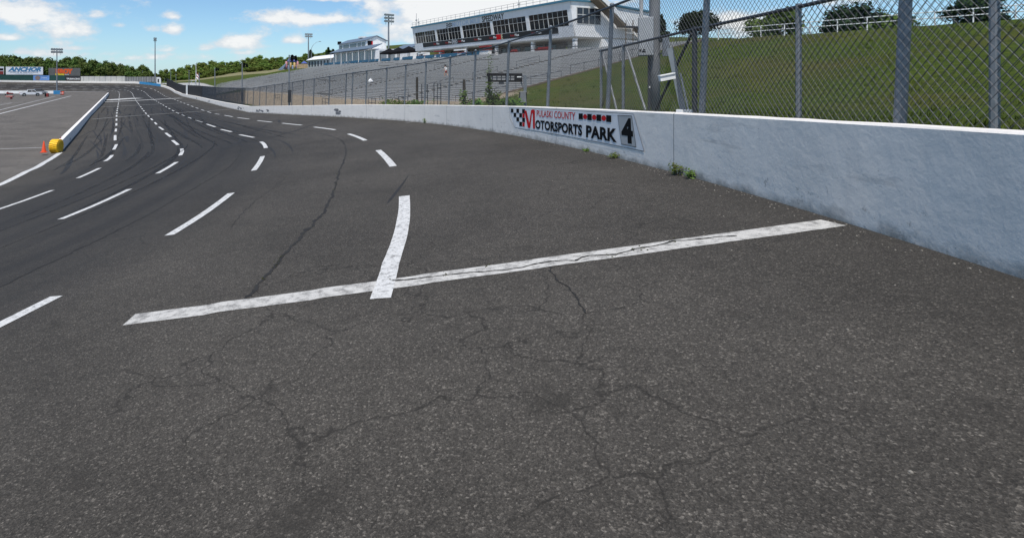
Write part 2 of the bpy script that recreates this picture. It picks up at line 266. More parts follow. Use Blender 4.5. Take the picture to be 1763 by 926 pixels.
# ------------------------------------------------------------------ geometry helpers
def tag(o, label=None, cat=None, group=None, kind=None):
    if label: o['label'] = label
    if cat: o['category'] = cat
    if group: o['group'] = group
    if kind: o['kind'] = kind
    return o
def empty(name, loc=(0, 0, 0), rz=0., label=None, cat=None, group=None):
    o = bpy.data.objects.new(name, None); C.objects.link(o); o.location = loc; o.rotation_euler = (0, 0, rz); o.empty_display_size = .2
    return tag(o, label, cat, group)
class MB:
    def __init__(s): s.v = []; s.f = []; s.uv = None; s.m = []
    def quad(s, a, b, c, d): i = len(s.v); s.v += [a, b, c, d]; s.f.append((i, i+1, i+2, i+3))
    def poly(s, pts): i = len(s.v); s.v += list(pts); s.f.append(tuple(range(i, i+len(pts))))
    def box(s, x0, y0, z0, x1, y1, z1, M=None):
        i = len(s.v); P = [(x0, y0, z0), (x1, y0, z0), (x1, y1, z0), (x0, y1, z0), (x0, y0, z1), (x1, y0, z1), (x1, y1, z1), (x0, y1, z1)]
        if M is not None: P = [tuple(M @ Vector(p)) for p in P]
        s.v += P; s.f += [tuple(i+k for k in q) for q in ((3, 2, 1, 0), (4, 5, 6, 7), (0, 1, 5, 4), (1, 2, 6, 5), (2, 3, 7, 6), (3, 0, 4, 7))]; return s
    def tube(s, pts, r, n=6, cap=True):
        pts = [Vector(p) for p in pts]; rs = r if isinstance(r, (list, tuple)) else [r]*len(pts); b = len(s.v)
        for k, p in enumerate(pts):
            d = (pts[min(k+1, len(pts)-1)]-pts[max(k-1, 0)]).normalized()
            a = d.orthogonal().normalized() if k == 0 else (a-d*a.dot(d)).normalized()
            c = d.cross(a)
            for j in range(n):
                t = 2*math.pi*j/n; s.v.append(tuple(p+(a*math.cos(t)+c*math.sin(t))*rs[k]))
        for k in range(len(pts)-1):
            for j in range(n): s.f.append((b+k*n+j, b+k*n+(j+1) % n, b+(k+1)*n+(j+1) % n, b+(k+1)*n+j))
        if cap: s.f.append(tuple(b+j for j in reversed(range(n)))); s.f.append(tuple(b+(len(pts)-1)*n+j for j in range(n)))
        return s
    def lathe(s, prof, n=20, M=None):
        b = len(s.v)
        for r, z in prof:
            for j in range(n):
                t = 2*math.pi*j/n; p = Vector((r*math.cos(t), r*math.sin(t), z)); s.v.append(tuple(M @ p) if M is not None else tuple(p))
        for k in range(len(prof)-1):
            for j in range(n): s.f.append((b+k*n+j, b+k*n+(j+1) % n, b+(k+1)*n+(j+1) % n, b+(k+1)*n+j))
        s.f.append(tuple(b+j for j in reversed(range(n)))); s.f.append(tuple(b+(len(prof)-1)*n+j for j in range(n)))
        return s
    def prism(s, prof, w0, w1, M=None):
        # prof in (x, z), extruded along y
        i = len(s.v); n = len(prof)
        P = [Vector((x, w0, z)) for x, z in prof]+[Vector((x, w1, z)) for x, z in prof]
        if M is not None: P = [M @ p for p in P]
        s.v += [tuple(p) for p in P]
        s.f.append(tuple(i+k for k in range(n))); s.f.append(tuple(i+n+k for k in reversed(range(n))))
        for k in range(n): s.f.append((i+k, i+n+k, i+n+(k+1) % n, i+(k+1) % n))
        return s
    def build(s, name, m, parent=None, smooth=False, bevel=0., kind=None, label=None):
        me = bpy.data.meshes.new(name); me.from_pydata(s.v, [], s.f); me.update()
        if isinstance(m, (list, tuple)):
            for mm in m: me.materials.append(mm)
            if s.m: me.polygons.foreach_set('material_index', s.m)
        else: me.materials.append(m)
        if s.uv:
            ul = me.uv_layers.new(name='UVMap'); vi = np.zeros(len(me.loops), dtype=np.int32); me.loops.foreach_get('vertex_index', vi)
            ul.data.foreach_set('uv', np.array(s.uv, dtype=np.float32)[vi].ravel())
        if smooth: me.polygons.foreach_set('use_smooth', [True]*len(me.polygons))
        o = bpy.data.objects.new(name, me); C.objects.link(o)
        if parent: o.parent = parent
        if bevel:
            bv = o.modifiers.new('bevel', 'BEVEL'); bv.width = bevel; bv.segments = 2; bv.limit_method = 'ANGLE'
        if kind: o['kind'] = kind
        if label: o['label'] = label
        return o
def copy_tree(o, parent=None, **kw):
    c = o.copy(); C.objects.link(c)
    if parent: c.parent = parent
    for k, v in kw.items(): setattr(c, k, v)
    for ch in list(o.children): copy_tree(ch, c)
    return c
_tx = {}
def text_mesh(body, offset=0.0, shear=0.0, spacing=1.0):
    cu = bpy.data.curves.new('t', 'FONT'); cu.body = body; cu.offset = offset; cu.shear = shear; cu.space_character = spacing; cu.resolution_u = 3; cu.align_x = 'LEFT'
    o = bpy.data.objects.new('t', cu); C.objects.link(o)
    dg = bpy.context.evaluated_depsgraph_get(); me = bpy.data.meshes.new_from_object(o.evaluated_get(dg))
    vs_ = np.zeros(len(me.vertices)*3); me.vertices.foreach_get('co', vs_); vs_ = vs_.reshape(-1, 3)
    fs = [tuple(p.vertices) for p in me.polygons]
    bpy.data.objects.remove(o); bpy.data.meshes.remove(me); bpy.data.curves.remove(cu)
    a, b = vs_[:, :2].min(0), vs_[:, :2].max(0); return (vs_[:, :2]-a)/(b-a), fs
def text_to(mb, body, fn, x0, x1, y0, y1, **kw):
    # letters stretched into the rectangle x0..x1, y0..y1 of a surface given by fn(x, y) -> point
    v, fs = text_mesh(body, **kw); i = len(mb.v)
    for a, b in v: mb.v.append(tuple(fn(x0+(x1-x0)*a, y0+(y1-y0)*b)))
    mb.f += [tuple(i+k for k in f) for f in fs]

# ------------------------------------------------------------------ the speedway: outer wall curve (plan), banking, offsets
KS = np.array([-16, 0, 12, 25, 40, 60, 80, 120, 150, 170, 190, 210, 240, 270, 300, 330.])
KAP = np.array([.02636, .00948, .02591, -.00205, .00102, -.00059, 0, 0, 0, .00418, .01778, .01998, .02, .02, .02, .02])
ZW = np.array([-1.376, -1.977, -2.476, -3.009, -3.715, -4.62, -4.804, -4.869, -5.084, -4.638, -2.957, -1.845, -1.672, -1.201, -1.414, -1.507])
BK = np.array([.1519, .1245, .0928, .0873, .0533, -.0007, -.0027, .0053, -.0196, -.0317, .0653, .1336, .1466, .1673, .1591, .1545])
OFF = [4.687, 9.072, 13.096, 16.694, 20.063]
_S = np.arange(-70, 330.01, .25)
def _k(s): return np.where(s < -16, .026, np.interp(s, KS, KAP))
_ds = .25; _kk = _k(_S)
_h = np.concatenate([[0], np.cumsum((_kk[1:]+_kk[:-1])/2*_ds)]); _i0 = int(70/.25); _h = _h-_h[_i0]+.035381
_dx, _dy = -np.sin(_h), np.cos(_h)
_X = np.concatenate([[0], np.cumsum((_dx[1:]+_dx[:-1])/2*_ds)]); _Y = np.concatenate([[0], np.cumsum((_dy[1:]+_dy[:-1])/2*_ds)])
_X += 5.8805746-_X[_i0]; _Y += 18.6642222-_Y[_i0]
def st(s):  # point, heading, base z of the outer wall at station s
    return np.interp(s, _S, _X), np.interp(s, _S, _Y), np.interp(s, _S, _h), np.interp(s, KS, ZW)
def surf(s, o):  # track surface o metres inside the wall foot (world z)
    x, y, h, zw = st(s); bk = np.interp(s, KS, BK)
    oc = min(o, OFF[4]+1.0); z = zw-bk*oc
    if o > OFF[4]+1.0:
        t = min(1, (o-OFF[4]-1.0)/6.0); t = t*t*(3-2*t); z = z*(1-t)+(-4.65)*t
    return Vector((x-math.cos(h)*o, y-math.sin(h)*o, z+ZC))
def WH(s): return float(np.interp(s, [0, 20, 60, 90, 400], [1.04, 1.0, .86, .77, .75]))
def so(x, y):
    d2 = (_X-x)**2+(_Y-y)**2; i = int(np.argmin(d2)); h = _h[i]
    dx, dy = x-_X[i], y-_Y[i]
    return _S[i]+(-math.sin(h)*dx+math.cos(h)*dy), -(math.cos(h)*dx+math.sin(h)*dy)
def ray(u, v, d): return Vector(((u-CU)/F*d, d, (VH-v)/F*d+ZC))
def hit(u, v, y0=1.2, y1=320):
    # where the line of sight through (u, v) of the photo meets the track
    a = None; prev = None
    for d in np.geomspace(y0, y1, 420):
        p = ray(u, v, d); s, o = so(p.x, p.y); g = p.z-surf(s, o).z
        if prev is not None and g <= 0:
            lo, hi = prev, d
            for _ in range(28):
                m = (lo+hi)/2; p = ray(u, v, m); s, o = so(p.x, p.y)
                if p.z-surf(s, o).z > 0: lo = m
                else: hi = m
            return s, o
        prev = d
    return s, o
def flat(u, v, z=-4.65): # same on the level infield
    d = -z*F/(v-VH); return Vector(((u-CU)/F*d, d, z+ZC))

def track_mesh():
    mb = MB(); mb.uv = []
    ss = list(np.arange(-66, 70, .75))+list(np.arange(70, 300.1, 2.0)); oo = [0, .3, .8, 1.5, 2.5, 3.5, 4.7, 6, 7.5, 9, 11, 13, 15, 17, 19, 20.06, 21, 22, 23, 24, 25, 26, 27.2]
    for s in ss:
        for o in oo: p = surf(s, o); mb.v.append(tuple(p)); mb.uv.append((s, o))
    n = len(oo)
    for i in range(len(ss)-1):
        for j in range(n-1): mb.f.append((i*n+j, i*n+j+1, (i+1)*n+j+1, (i+1)*n+j))
    ap = MB(); ap.v = mb.v; ap.uv = mb.uv; ap.f = [f for f in mb.f if f[0] % n >= 15]; mb.f = [f for f in mb.f if f[0] % n < 15]; ap.build('apron', M_in, kind='structure', smooth=True)
    tr = mb.build('track', M_track, kind='structure', smooth=True)
    mb = MB(); mb.uv = []
    ring = [surf(s, 26.3) for s in list(np.arange(-30, 70, 2.5))+list(np.arange(70, 300, 5.))]
    mb.poly([(p.x, p.y, -4.657+ZC) for p in ring]); mb.uv = [(p.x, p.y+40) for p in ring]
    mb.build('infield', M_in, kind='structure')
track_mesh()
mb = MB(); mb.poly([(3200*math.cos(a*math.pi/24), 3200*math.sin(a*math.pi/24), -1.6) for a in range(48)])
mb.build('ground', mat('far_ground', (.07, .095, .03), .95, 0, .3, .01), kind='structure')

# ---- painted lines
def strip(mb, path, w, lift=.006, jag=0.):
    # path: (s, o) points; a ribbon of width w lying on the track
    P = [surf(s, o) for s, o in path]; L_, R_ = [], []
    for k, p in enumerate(P):
        d = P[min(k+1, len(P)-1)]-P[max(k-1, 0)]; d.z = 0; d.normalize(); nrm = Vector((-d.y, d.x, 0))
        lf = lift+.00012*p.length
        ww = (w(k/(len(P)-1)) if callable(w) else w)/2
        for lst, sg in ((L_, 1), (R_, -1)):
            q = p+nrm*sg*ww*(1+jag*(rnd.random()-.5)); s2, o2 = so(q.x, q.y); z = surf(s2, o2).z+lf; lst.append((q.x, q.y, z))
    b = len(mb.v); n = len(P); mb.v += L_+R_
    for k in range(n-1): mb.f.append((b+k, b+n+k, b+n+k+1, b+k+1))
def so_path(pix, n=8):
    S_ = [hit(*p) for p in pix]; out = []
    for a, b in zip(S_[:-1], S_[1:]):
        for k in range(n): out.append((a[0]+(b[0]-a[0])*k/n, a[1]+(b[1]-a[1])*k/n))
    return out+[S_[-1]]
def lane_lines():
    near = {0: [[(655, 514), (673, 453), (690, 402), (696, 338)], [(677, 287), (651, 259)], [(629, 242.3), (600, 231)], [(577, 224), (541, 219.2)], [(519.6, 216), (486, 212.6)], [(468, 210.8), (443, 208.1)], [(429, 205.4), (409, 203)], [(400.5, 201.5), (386.5, 199)]],
            1: [[(291, 405.5), (345, 372), (398, 333)], [(436.7, 294), (452, 269.4)], [(457.8, 255.3), (449, 244.5)], [(437, 237.2), (412.4, 232.4)], [(398.8, 227.4), (380.6, 223.2)], [(370.6, 219), (355.5, 214.1)], [(348.3, 211), (337.2, 207.3)]],
            2: [[(104, 378), (165, 353), (223, 326)], [(271, 299), (304, 279.5)], [(310.2, 268), (312.6, 256.5)], [(306.5, 250), (296.8, 242)], [(294, 236), (285.2, 229.3)], [(281.2, 224), (273.8, 219)]],
            3: [[(-18, 366), (38, 347), (90, 328)], [(134, 307), (171, 290)], [(180.5, 278), (193, 267.5)], [(195.8, 258), (200.5, 249)], [(198.2, 242), (198.2, 233.2)]]}
    for k, ds in near.items():
        mb = MB(); last = None; first = None
        for d in ds:
            p = so_path(d, 8); strip(mb, p, .19 if k else .205, jag=.05)
            last = p[-1]; first = first or p[0]
        s = last[0]+3.6; o0 = last[1]
        while s < 298:                                   # the rest of the dashes down the straight and round the far turn
            o = OFF[k]+(o0-OFF[k])*max(0, 1-(s-last[0])/45.)
            strip(mb, [(s+3.3*j/5, o) for j in range(6)], .175, jag=.08); s += 6.9
        s = first[0]-6.9-.2
        while s > -60: strip(mb, [(s+3.3*j/6, first[1]+(OFF[k]-first[1])*.3) for j in range(7)], .19, jag=.05); s -= 6.9
        mb.build('lane_line', M_white, kind='structure')
    mb = MB()
    p = [hit(103, 263.5), hit(75, 281), hit(50, 294), hit(22, 308), hit(0, 318.5)]
    path = []
    for a, b in zip(p[:-1], p[1:]): path += [(a[0]+(b[0]-a[0])*j/4, a[1]+(b[1]-a[1])*j/4) for j in range(4)]
    path.append(p[-1]); q = p[-1]
    path += [(q[0]-j*2, q[1]+(20.6-q[1])*min(1, j/6)) for j in range(1, 22)]
    strip(mb, path, .34, jag=.06)
    strip(mb, [(s, 20.3) for s in np.arange(178, 298, 3.)], .3)
    mb.build('inner_edge_line', M_white, kind='structure')
    # the old, cracked line across the turn and the lines across the straight
    mb = MB()
    a, b, c = hit(1200, 416.5), hit(900, 457), hit(640, 493.5)
    pa, pb = surf(*a), surf(*c); d = pb-pa
    pts = [pa+d*t for t in np.linspace(-.62, 1.75, 60)]
    pts = [so(p.x, p.y) for p in pts]; strip(mb, [q for q in pts if q[1] > .03], .31, .005, .04)
    mb.build('old_cross_line', M_old, kind='structure')
    mb = MB(); strip(mb, so_path([(181, 173.4), (238.5, 169.7)], 12), 3.2, .05); strip(mb, so_path([(177, 176.7), (312, 169.8)], 20), 1.5, .05); mb.build('start_line', M_white, kind='structure')
    mb = MB(); strip(mb, so_path([(158, 206.3), (398, 189.0)], 20), .5, .03); strip(mb, so_path([(172, 185.2), (342, 176.4)], 20), .6, .03); strip(mb, so_path([(697, 212.8), (716, 209.8)], 4), .14, .01); mb.build('timing_line', M_faint, kind='structure')
    # longitudinal seams, cracks and rubber
    mb = MB()
    for pix, w in [([(-30, 510), (0, 495), (68, 461), (136, 429), (193, 401), (250, 372.6), (306, 341), (350, 315), (395, 287.6), (413, 264), (411, 250), (391, 233)], .055),
                   ([(410, 530), (434, 504), (476.5, 453), (524, 402), (558, 364.7), (577, 320), (584, 294), (596, 262), (589, 243), (577, 236.5), (550, 231)], .062),
                   ([(929, 443), (945, 460), (965, 485), (986, 506), (1010, 540)], .022), ([(398, 392), (412, 372), (440, 345), (470, 325), (500, 296)], .016), ([(229, 198), (234, 220), (243, 240), (246, 256)], .12)]:
        p = so_path(pix, 26)
        p = [(s, o+.05*mnoise.noise((s*2.3, o, 1))+.03*mnoise.noise((s*6, o, 5))) for s, o in p]
        strip(mb, p, lambda t, w=w: w*(.35+1.7*abs(mnoise.noise((t*90, w*90, 3)))), .003, .25)
    mb.build('sealed_seam', M_crack, kind='structure')
    mb = MB(); z = [(220, 543), (330, 535), (480, 515), (620, 500), (700, 495), (800, 487), (880, 474), (950, 455), (1020, 446), (1100, 440), (1150, 440), (1180, 425), (1220, 415), (1350, 410), (1410, 394), (1450, 380), (1510, 371), (1560, 365), (1640, 340), (1700, 338), (1763, 333), (1850, 322), (1960, 314)]
    p = so_path([(600+a/2.938, 300+b/2.938) for a, b in z], 8)
    p = [(s+.014*mnoise.noise((o*9, s, 1)), o+.014*mnoise.noise((o*9, s, 7))) for s, o in p]
    strip(mb, p, lambda t: .016+.05*abs(mnoise.noise((t*40, 2, 3))), .009)
    mb.build('paint_crack', M_crack, kind='structure')
    mb = MB()
    for q in [hit(*c) for c in ((1103, 429), (1090, 432), (1050, 440), (675, 484), (765, 474), (840, 458), (1160, 415), (478, 451), (486, 441), (575, 327), (578, 316), (580, 300), (472, 459), (455, 480), (344, 317))]:
        for _ in range(6):
            s0 = surf(q[0]+rnd.gauss(0, .05), q[1]+rnd.gauss(0, .02)); r = rnd.uniform(.004, .010)
            mb.lathe([(r, 0), (r*.8, r*.5), (r*.2, r*.8)], 5, Matrix.Translation(s0+Vector((0, 0, .008))))
    mb.build('moss', M_moss, kind='stuff')
    mb = MB()
    r2 = random.Random(5)
    for pix, w in [([(667, 350), (683, 330), (703, 302)], .07), ([(467, 237), (510, 225), (575, 202)], .16), ([(380, 260), (420, 236), (480, 205)], .18), ([(130, 240), (160, 225), (175, 246), (150, 262)], .1), ([(480, 207), (481, 212)], .25), ([(105, 300), (118, 282), (126, 268)], .25), ([(219, 245), (218, 235), (222, 244)], .3), ([(320, 225), (322, 240), (316, 215)], .2)]:
        strip(mb, so_path(pix, 10), lambda t, w=w: w*(.25+.75*math.sin(math.pi*min(1, .1+t))), .002)
    for _ in range(60):
        s0 = r2.uniform(2, 85); o0 = r2.uniform(6, 18); ln = r2.uniform(5, 16); k = r2.uniform(-.02, .03)
        strip(mb, [(s0+ln*j/12, o0+k*(ln*j/12)**1.5) for j in range(13)], lambda t: .11*math.sin(math.pi*(.04+.92*t)), .002)
    mb.build('rubber_marks', M_rub, kind='structure')
    mf = bpy.data.materials.new('rubber_film'); mf.use_nodes = True; nt = mf.node_tree; pb = nt.nodes['Principled BSDF']; pb.inputs['Base Color'].default_value = (.012, .0115, .012, 1); pb.inputs['Roughness'].default_value = .8
    tc = N(nt, 'ShaderNodeTexCoord'); n_ = N(nt, 'ShaderNodeTexNoise', ins={'Scale': 1.6, 'Detail': 8.0, 'Roughness': .7}); L(nt, tc.outputs['Object'], n_.inputs[0]); L(nt, ramp(nt, n_.outputs[0], [(.35, .08), (.7, .62)]).outputs[0], pb.inputs['Alpha'])
    mb = MB()
    for _ in range(34):                                  # broad bands of rubber laid down in pairs through the turn
        s0 = r2.uniform(-14, 70); o0 = r2.uniform(6.5, 17.5); ln = r2.uniform(12, 34); k = r2.uniform(-.004, .010); w = r2.uniform(.14, .3); s0 = max(s0, 14) if o0 < 12.5 else s0
        for dy in (0, 1.55):
            pth = [(s0+ln*j/24, o0+dy-k*(ln*j/24)**1.6) for j in range(25)]
            if 0 < min(q[1] for q in pth): strip(mb, pth, lambda t: w*(.3+.7*math.sin(math.pi*(.03+.94*t))), .0025+.0002*_)
    mb.build('rubber_film', mf, kind='structure')
    mb = MB()                                            # pebbles and rubber crumbs by the wall
    for _ in range(1300):
        s = r2.uniform(-18, 30); o = abs(r2.gauss(0, 1.0 if _ < 420 else .14))+.03; p = surf(s, o); r = r2.uniform(.003, .011)
        mb.lathe([(r, -.002), (r*.9, r*.5), (r*.3, r*.9)], 5, Matrix.Translation(p))
    mb.build('pebbles', mat('pebble', (.17, .155, .135), .9, 0, .5, 30), kind='stuff')
lane_lines()
def flat_strip(mb, a, b, w, z=.006):
    a, b = Vector(a), Vector(b); d = (b-a); d.z = 0; d.normalize(); n = Vector((-d.y, d.x, 0))*w/2
    mb.quad(*[(q.x, q.y, -4.657+ZC+z) for q in (a-n, b-n, b+n, a+n)])
mb = MB()
for a, b, w in [((-60, 258.5), (74, 254.2), .12), ((-40, 206), (122, 165.6), .28), ((-40, 199.5), (95, 166), .16), ((-40, 186), (20, 178), .2), ((-30, 180), (40, 176), .2)]:
    flat_strip(mb, flat(*a), flat(*b), w)
mb.build('infield_line', M_white, kind='structure')
mb = MB()
for a, b, w in [((-20, 212), (60, 205), .25), ((-20, 230), (30, 205), .3)]: flat_strip(mb, flat(*a), flat(*b), w, .004)
mb.build('infield_seam', mat('patch_seam', (.075, .068, .062), .95, 0, .3, 2), kind='structure')

# ------------------------------------------------------------------ terrain outside the wall
TH = math.atan2(395, 940); tv = Vector((-math.sin(TH), math.cos(TH), 0)); nv = Vector((math.cos(TH), math.sin(TH), 0))   # along / across the straight
def TQ(T, Q, z=0.): return Vector((tv.x*T+nv.x*Q, tv.y*T+nv.y*Q, z+ZC))
def smax(a, b, k): h = max(k-abs(a-b), 0)/k; return max(a, b)+h*h*k*.25
def sst(x, a, b): t = min(1, max(0, (x-a)/(b-a))); return t*t*(3-2*t)
def stand_z(Q): return -9.435+.2145*Q
def terr(x, y, s=None, o=None):
    if s is None: s, o = so(x, y)
    e = -o; zc = float(st(s)[3])+WH(s)-.13
    T = tv.x*x+tv.y*y; Q = nv.x*x+nv.y*y
    pl = min(stand_z(Q), 4.85)-.75*sst(T, 45.7, 46.4)*(1-sst(T, 205, 225))*sst(Q, 30, 33)
    zn = smax(pl, zc-.25*sst(e, 1, 6), 2.0)
    u = CU+F*x/y if y > 60 else (1200 if x > 0 else -200)
    vb = np.interp(u, [-200, 0, 200, 280, 300, 345, 370, 420, 480, 540, 600, 700, 900, 1200], [142, 142, 142, 140, 138, 133, 128, 120, 114, 105, 98, 92, 85, 80])
    zt = (VH-vb)/F*380; k = max(0, min(2.2, (y-190)/190.)); zf = zt*k-2.6*max(0, 1-k)
    w = sst(T, 212, 262); far = zn*(1-w)+zf*w
    return zc*(1-sst(e, .3, 7))+far*sst(e, .3, 7)+ZC
def terrain():
    ss = list(np.arange(-66, 70, 1.5))+list(np.arange(70, 300.1, 4.0)); ee = [.16, .4, .7, 1, 1.5, 2, 2.7, 3.5, 4.5, 6, 7.5, 9, 11, 13, 15, 18, 21, 24, 28, 32, 36, 41, 46, 52, 60, 70, 82, 96, 115, 140, 170, 205, 250, 310, 400, 520]
    mb = MB(); col = []
    for s in ss:
        x, y, h, _ = st(s)
        for e in ee:
            px, py = x+math.cos(h)*e, y+math.sin(h)*e; T = tv.x*px+tv.y*py; Q = nv.x*px+nv.y*py
            z = terr(px, py, s, -e)
            if e > 3: z += .10*mnoise.noise((px*.3, py*.3, 0))
            mb.v.append((px, py, z)); u = CU+F*px/py if py > 40 else 3000
            dirt = sst(s, 22, 34)*(1-sst(s, 118, 130))*(1-sst(Q, 36, 40))*sst(e, 1.8, 3.2)
            tan_ = sst(T, 236, 262)*(1-sst(py, 322, 336))*sst(u, 285, 305)*(1-sst(u, 520, 560))*sst(py, 278, 298)
            pv = sst(s, 128, 140)*(1-sst(T, 246, 258))*sst(e, 3, 5)*(1-sst(Q, 28, 34))
            flat_top = sst(Q, 66, 69)*sst(T, 48, 52)*(1-sst(T, 205, 215))*(1-sst(Q, 96, 100))
            col.append((dirt, tan_, max(pv, flat_top), 1))
    n = len(ee)
    for i in range(len(ss)-1):
        for j in range(n-1): mb.f.append((i*n+j, (i+1)*n+j, (i+1)*n+j+1, i*n+j+1))
    o = mb.build('hillside', M_hill, kind='structure', smooth=True)
    at = o.data.color_attributes.new('ground', 'FLOAT_COLOR', 'POINT'); at.data.foreach_set('color', np.array(col, dtype=np.float32).ravel())
terrain()
# ------------------------------------------------------------------ outer concrete wall with the painted sign
def behind(u, e, y0=2.0, y1=330):
    # distance along the photo's column u where the line of sight is e metres outside the wall face
    prev = None
    for d in np.geomspace(y0, y1, 300):
        g = -so((u-CU)/F*d, d)[1]-e
        if prev is not None and prev[1] < 0 <= g:
            lo, hi = prev[0], d
            for _ in range(26):
                m = (lo+hi)/2
                if -so((u-CU)/F*m, m)[1]-e < 0: lo = m
                else: hi = m
            return (lo+hi)/2
        prev = (d, g)
    return d
def wp(s, h, out=0.):     # point on the wall face at station s, h above its foot, out metres towards the track
    x, y, hd, zw = st(s); return Vector((x-math.cos(hd)*out, y-math.sin(hd)*out, zw+h+ZC))
def outer_wall():
    root = empty('concrete_wall', wp(0, 0), 0, 'long white painted concrete wall curving round the outside of the track', 'wall'); o3 = root.location
    ss = list(np.arange(-66, 60, .5))+list(np.arange(60, 300.1, 1.5)); mb = MB(); mb.uv = []
    for s in ss:
        w = WH(s); jit = .006*mnoise.noise((s*.9, 0, 0))
        for h, out in ((-.25, 0), (w*.5, jit), (w-.02, jit), (w+.012*mnoise.noise((s*2.2, 4, 0)), -.02), (w+.008*mnoise.noise((s*2.2, 9, 0)), -.28), (w-.05, -.31), (-.4, -.31)):
            mb.v.append(tuple(wp(s, h, out)-o3)); mb.uv.append((s, max(0, h)))
    for i in range(len(ss)-1):
        for j in range(6): mb.f.append((i*7+j, (i+1)*7+j, (i+1)*7+j+1, i*7+j+1))
    mb.build('wall', M_wall, root)
    def pl(name, fn, m, parent): mb = MB(); fn(mb); mb.v = [tuple(Vector(v)-Vector(parent_loc)) for v in mb.v]; return mb.build(name, m, parent)
    parent_loc = o3
    f = lambda x, y, out=.010: wp(-x, y, out)          # x runs along the wall from left to right
    def rect(mb, x0, y0, x1, y1, out=.013, sh=0., n=4):
        for k in range(n):
            a, b = x0+(x1-x0)*k/n, x0+(x1-x0)*(k+1)/n
            mb.quad(f(a+sh*y0, y0, out), f(b+sh*y0, y0, out), f(b+sh*y1, y1, out), f(a+sh*y1, y1, out))
    def line(mb, pts, w=.009, out=.014):
        for (x0, y0), (x1, y1) in zip(pts[:-1], pts[1:]):
            n = max(1, int(abs(x1-x0)/.4)); d = math.hypot(x1-x0, y1-y0); nx_, ny_ = -(y1-y0)/d*w/2, (x1-x0)/d*w/2
            for k in range(n):
                a = (x0+(x1-x0)*k/n, y0+(y1-y0)*k/n); b = (x0+(x1-x0)*(k+1)/n, y0+(y1-y0)*(k+1)/n)
                mb.quad(f(a[0]-nx_, a[1]-ny_, out), f(b[0]-nx_, b[1]-ny_, out), f(b[0]+nx_, b[1]+ny_, out), f(a[0]+nx_, a[1]+ny_, out))
    def panel(mb):
        n = 24; T = [(-1.16+8.75*k/n, 1.0-.012*k/n) for k in range(n+1)]; B = [(-.55+8.6*k/n, .286-.02*k/n) for k in range(n+1)]
        for k in range(n): mb.quad(f(*B[k], .007), f(*B[k+1], .007), f(*T[k+1], .007), f(*T[k], .007))
    sign = pl('painted_sign', panel, mat('sign_white', (.74, .745, .76), .6, 0, .04, 2., dirt=(.5, .5, .5)), root)
    pl('outline', lambda mb: line(mb, [(-.55, .286), (-1.02, .56), (-1.05, .62), (-1.15, .985), (7.58, .975), (8.04, .265), (-.55, .286)]), M_black, sign)
    def checks(mb):
        for r_, cols in enumerate([(0, 2, 4), (1, 3), (2, 4), (3,)]):
            for c in cols: rect(mb, -.93+.285*c, .955-.148*(r_+1), -.93+.285*(c+1)-.02, .955-.148*r_-.004, sh=-.02, n=1)
        for k in (0, 2, 4, 6): rect(mb, 4.64+k*.268, .765, 4.64+k*.268+.262, .915, n=1)
    pl('black_checks', checks, M_black, sign)
    def rchecks(mb):
        for y in (.66, .362): rect(mb, .215, y, .43, y+.14, n=1)
        for k in (1, 3, 5):
            c = (4.64+(k+.5)*.268, .842); mb.poly([f(c[0]+.125*math.cos(a*.449), c[1]+.064*math.sin(a*.449), .013) for a in range(14)])
    pl('red_checks', rchecks, M_red, sign)
    def emm(mb):                                        # the tall swept M
        for P in ([(.40, .90), (.60, .90), (.86, .50), (.86, .34), (.74, .34)], [(.86, .50), (1.02, .92), (1.14, .95), (.94, .34), (.86, .34)], [(1.02, .92), (1.14, .95), (1.32, .95), (1.36, .90), (1.37, .345), (1.19, .345), (1.18, .80)]):
            mb.poly([f(x, y, .0135) for x, y in P])
    pl('red_initial', emm, M_red, sign)
    pl('red_lettering', lambda mb: text_to(mb, 'PULASKI COUNTY', lambda x, y: f(x, y, .0135), 1.52, 4.42, .735, .935, offset=.008), M_red, sign)
    def blk(mb):
        text_to(mb, 'OTORSPORTS', lambda x, y: f(x, y, .0135), 1.40, 4.86, .345, .63, offset=.042, spacing=1.02); text_to(mb, 'PARK', lambda x, y: f(x, y, .0135), 5.10, 6.80, .335, .635, offset=.042, spacing=1.02)
    pl('black_lettering', blk, M_black, sign)
    pl('number_panel', lambda mb: [mb.quad(f(7.02, .322, .0115), f(7.70, .318, .0115), f(7.50, .935, .0115), f(6.84, .930, .0115))], mat('grey_sign', (.42, .42, .42), .6, 0, .05), sign)
    pl('number_outline', lambda mb: line(mb, [(7.02, .322), (7.70, .318), (7.50, .935), (6.84, .930), (7.02, .322)], .011, .0145), M_black, sign)
    pl('number', lambda mb: text_to(mb, '4', lambda x, y: f(x-.1*(y-.6), y, .0150), 7.02, 7.56, .365, .885, offset=.045), M_black, sign)
    def mp_(mb):
        for s0 in np.arange(191.5, 207, 1.): mb.quad(wp(s0+1, .08, .03), wp(s0, .08, .03), wp(s0, WH(s0)+.15, .03), wp(s0+1, WH(s0)+.15, .03)); mb.quad(wp(s0+1, WH(s0)+.15, .03), wp(s0, WH(s0)+.15, .03), wp(s0, WH(s0)+.15, -.3), wp(s0+1, WH(s0)+.15, -.3))
    pl('blue_panel', mp_, M_blue, root, )
    def tyre_marks(mb):                                 # black scuffs left by cars
        r2 = random.Random(3)
        for s0, w, n in ((26.8, 1.1, 7), (54, 3.0, 8), (66, 4., 9), (50, 1.4, 4), (97, 2., 4), (116, 2, 4)):
            for _ in range(n):
                x = s0+r2.uniform(-w, w)*.6; y = r2.uniform(.25, .6)*WH(s0); l = r2.uniform(.25, .9)*(1 if s0 < 30 else 1.2); hh = r2.uniform(.03, .1); q = [wp(x+l*math.cos(a*.628)*.6, y+hh*math.sin(a*.628)*(1+.5*r2.random()), .008+.0008*_) for a in range(10)]
                mb.poly(q)
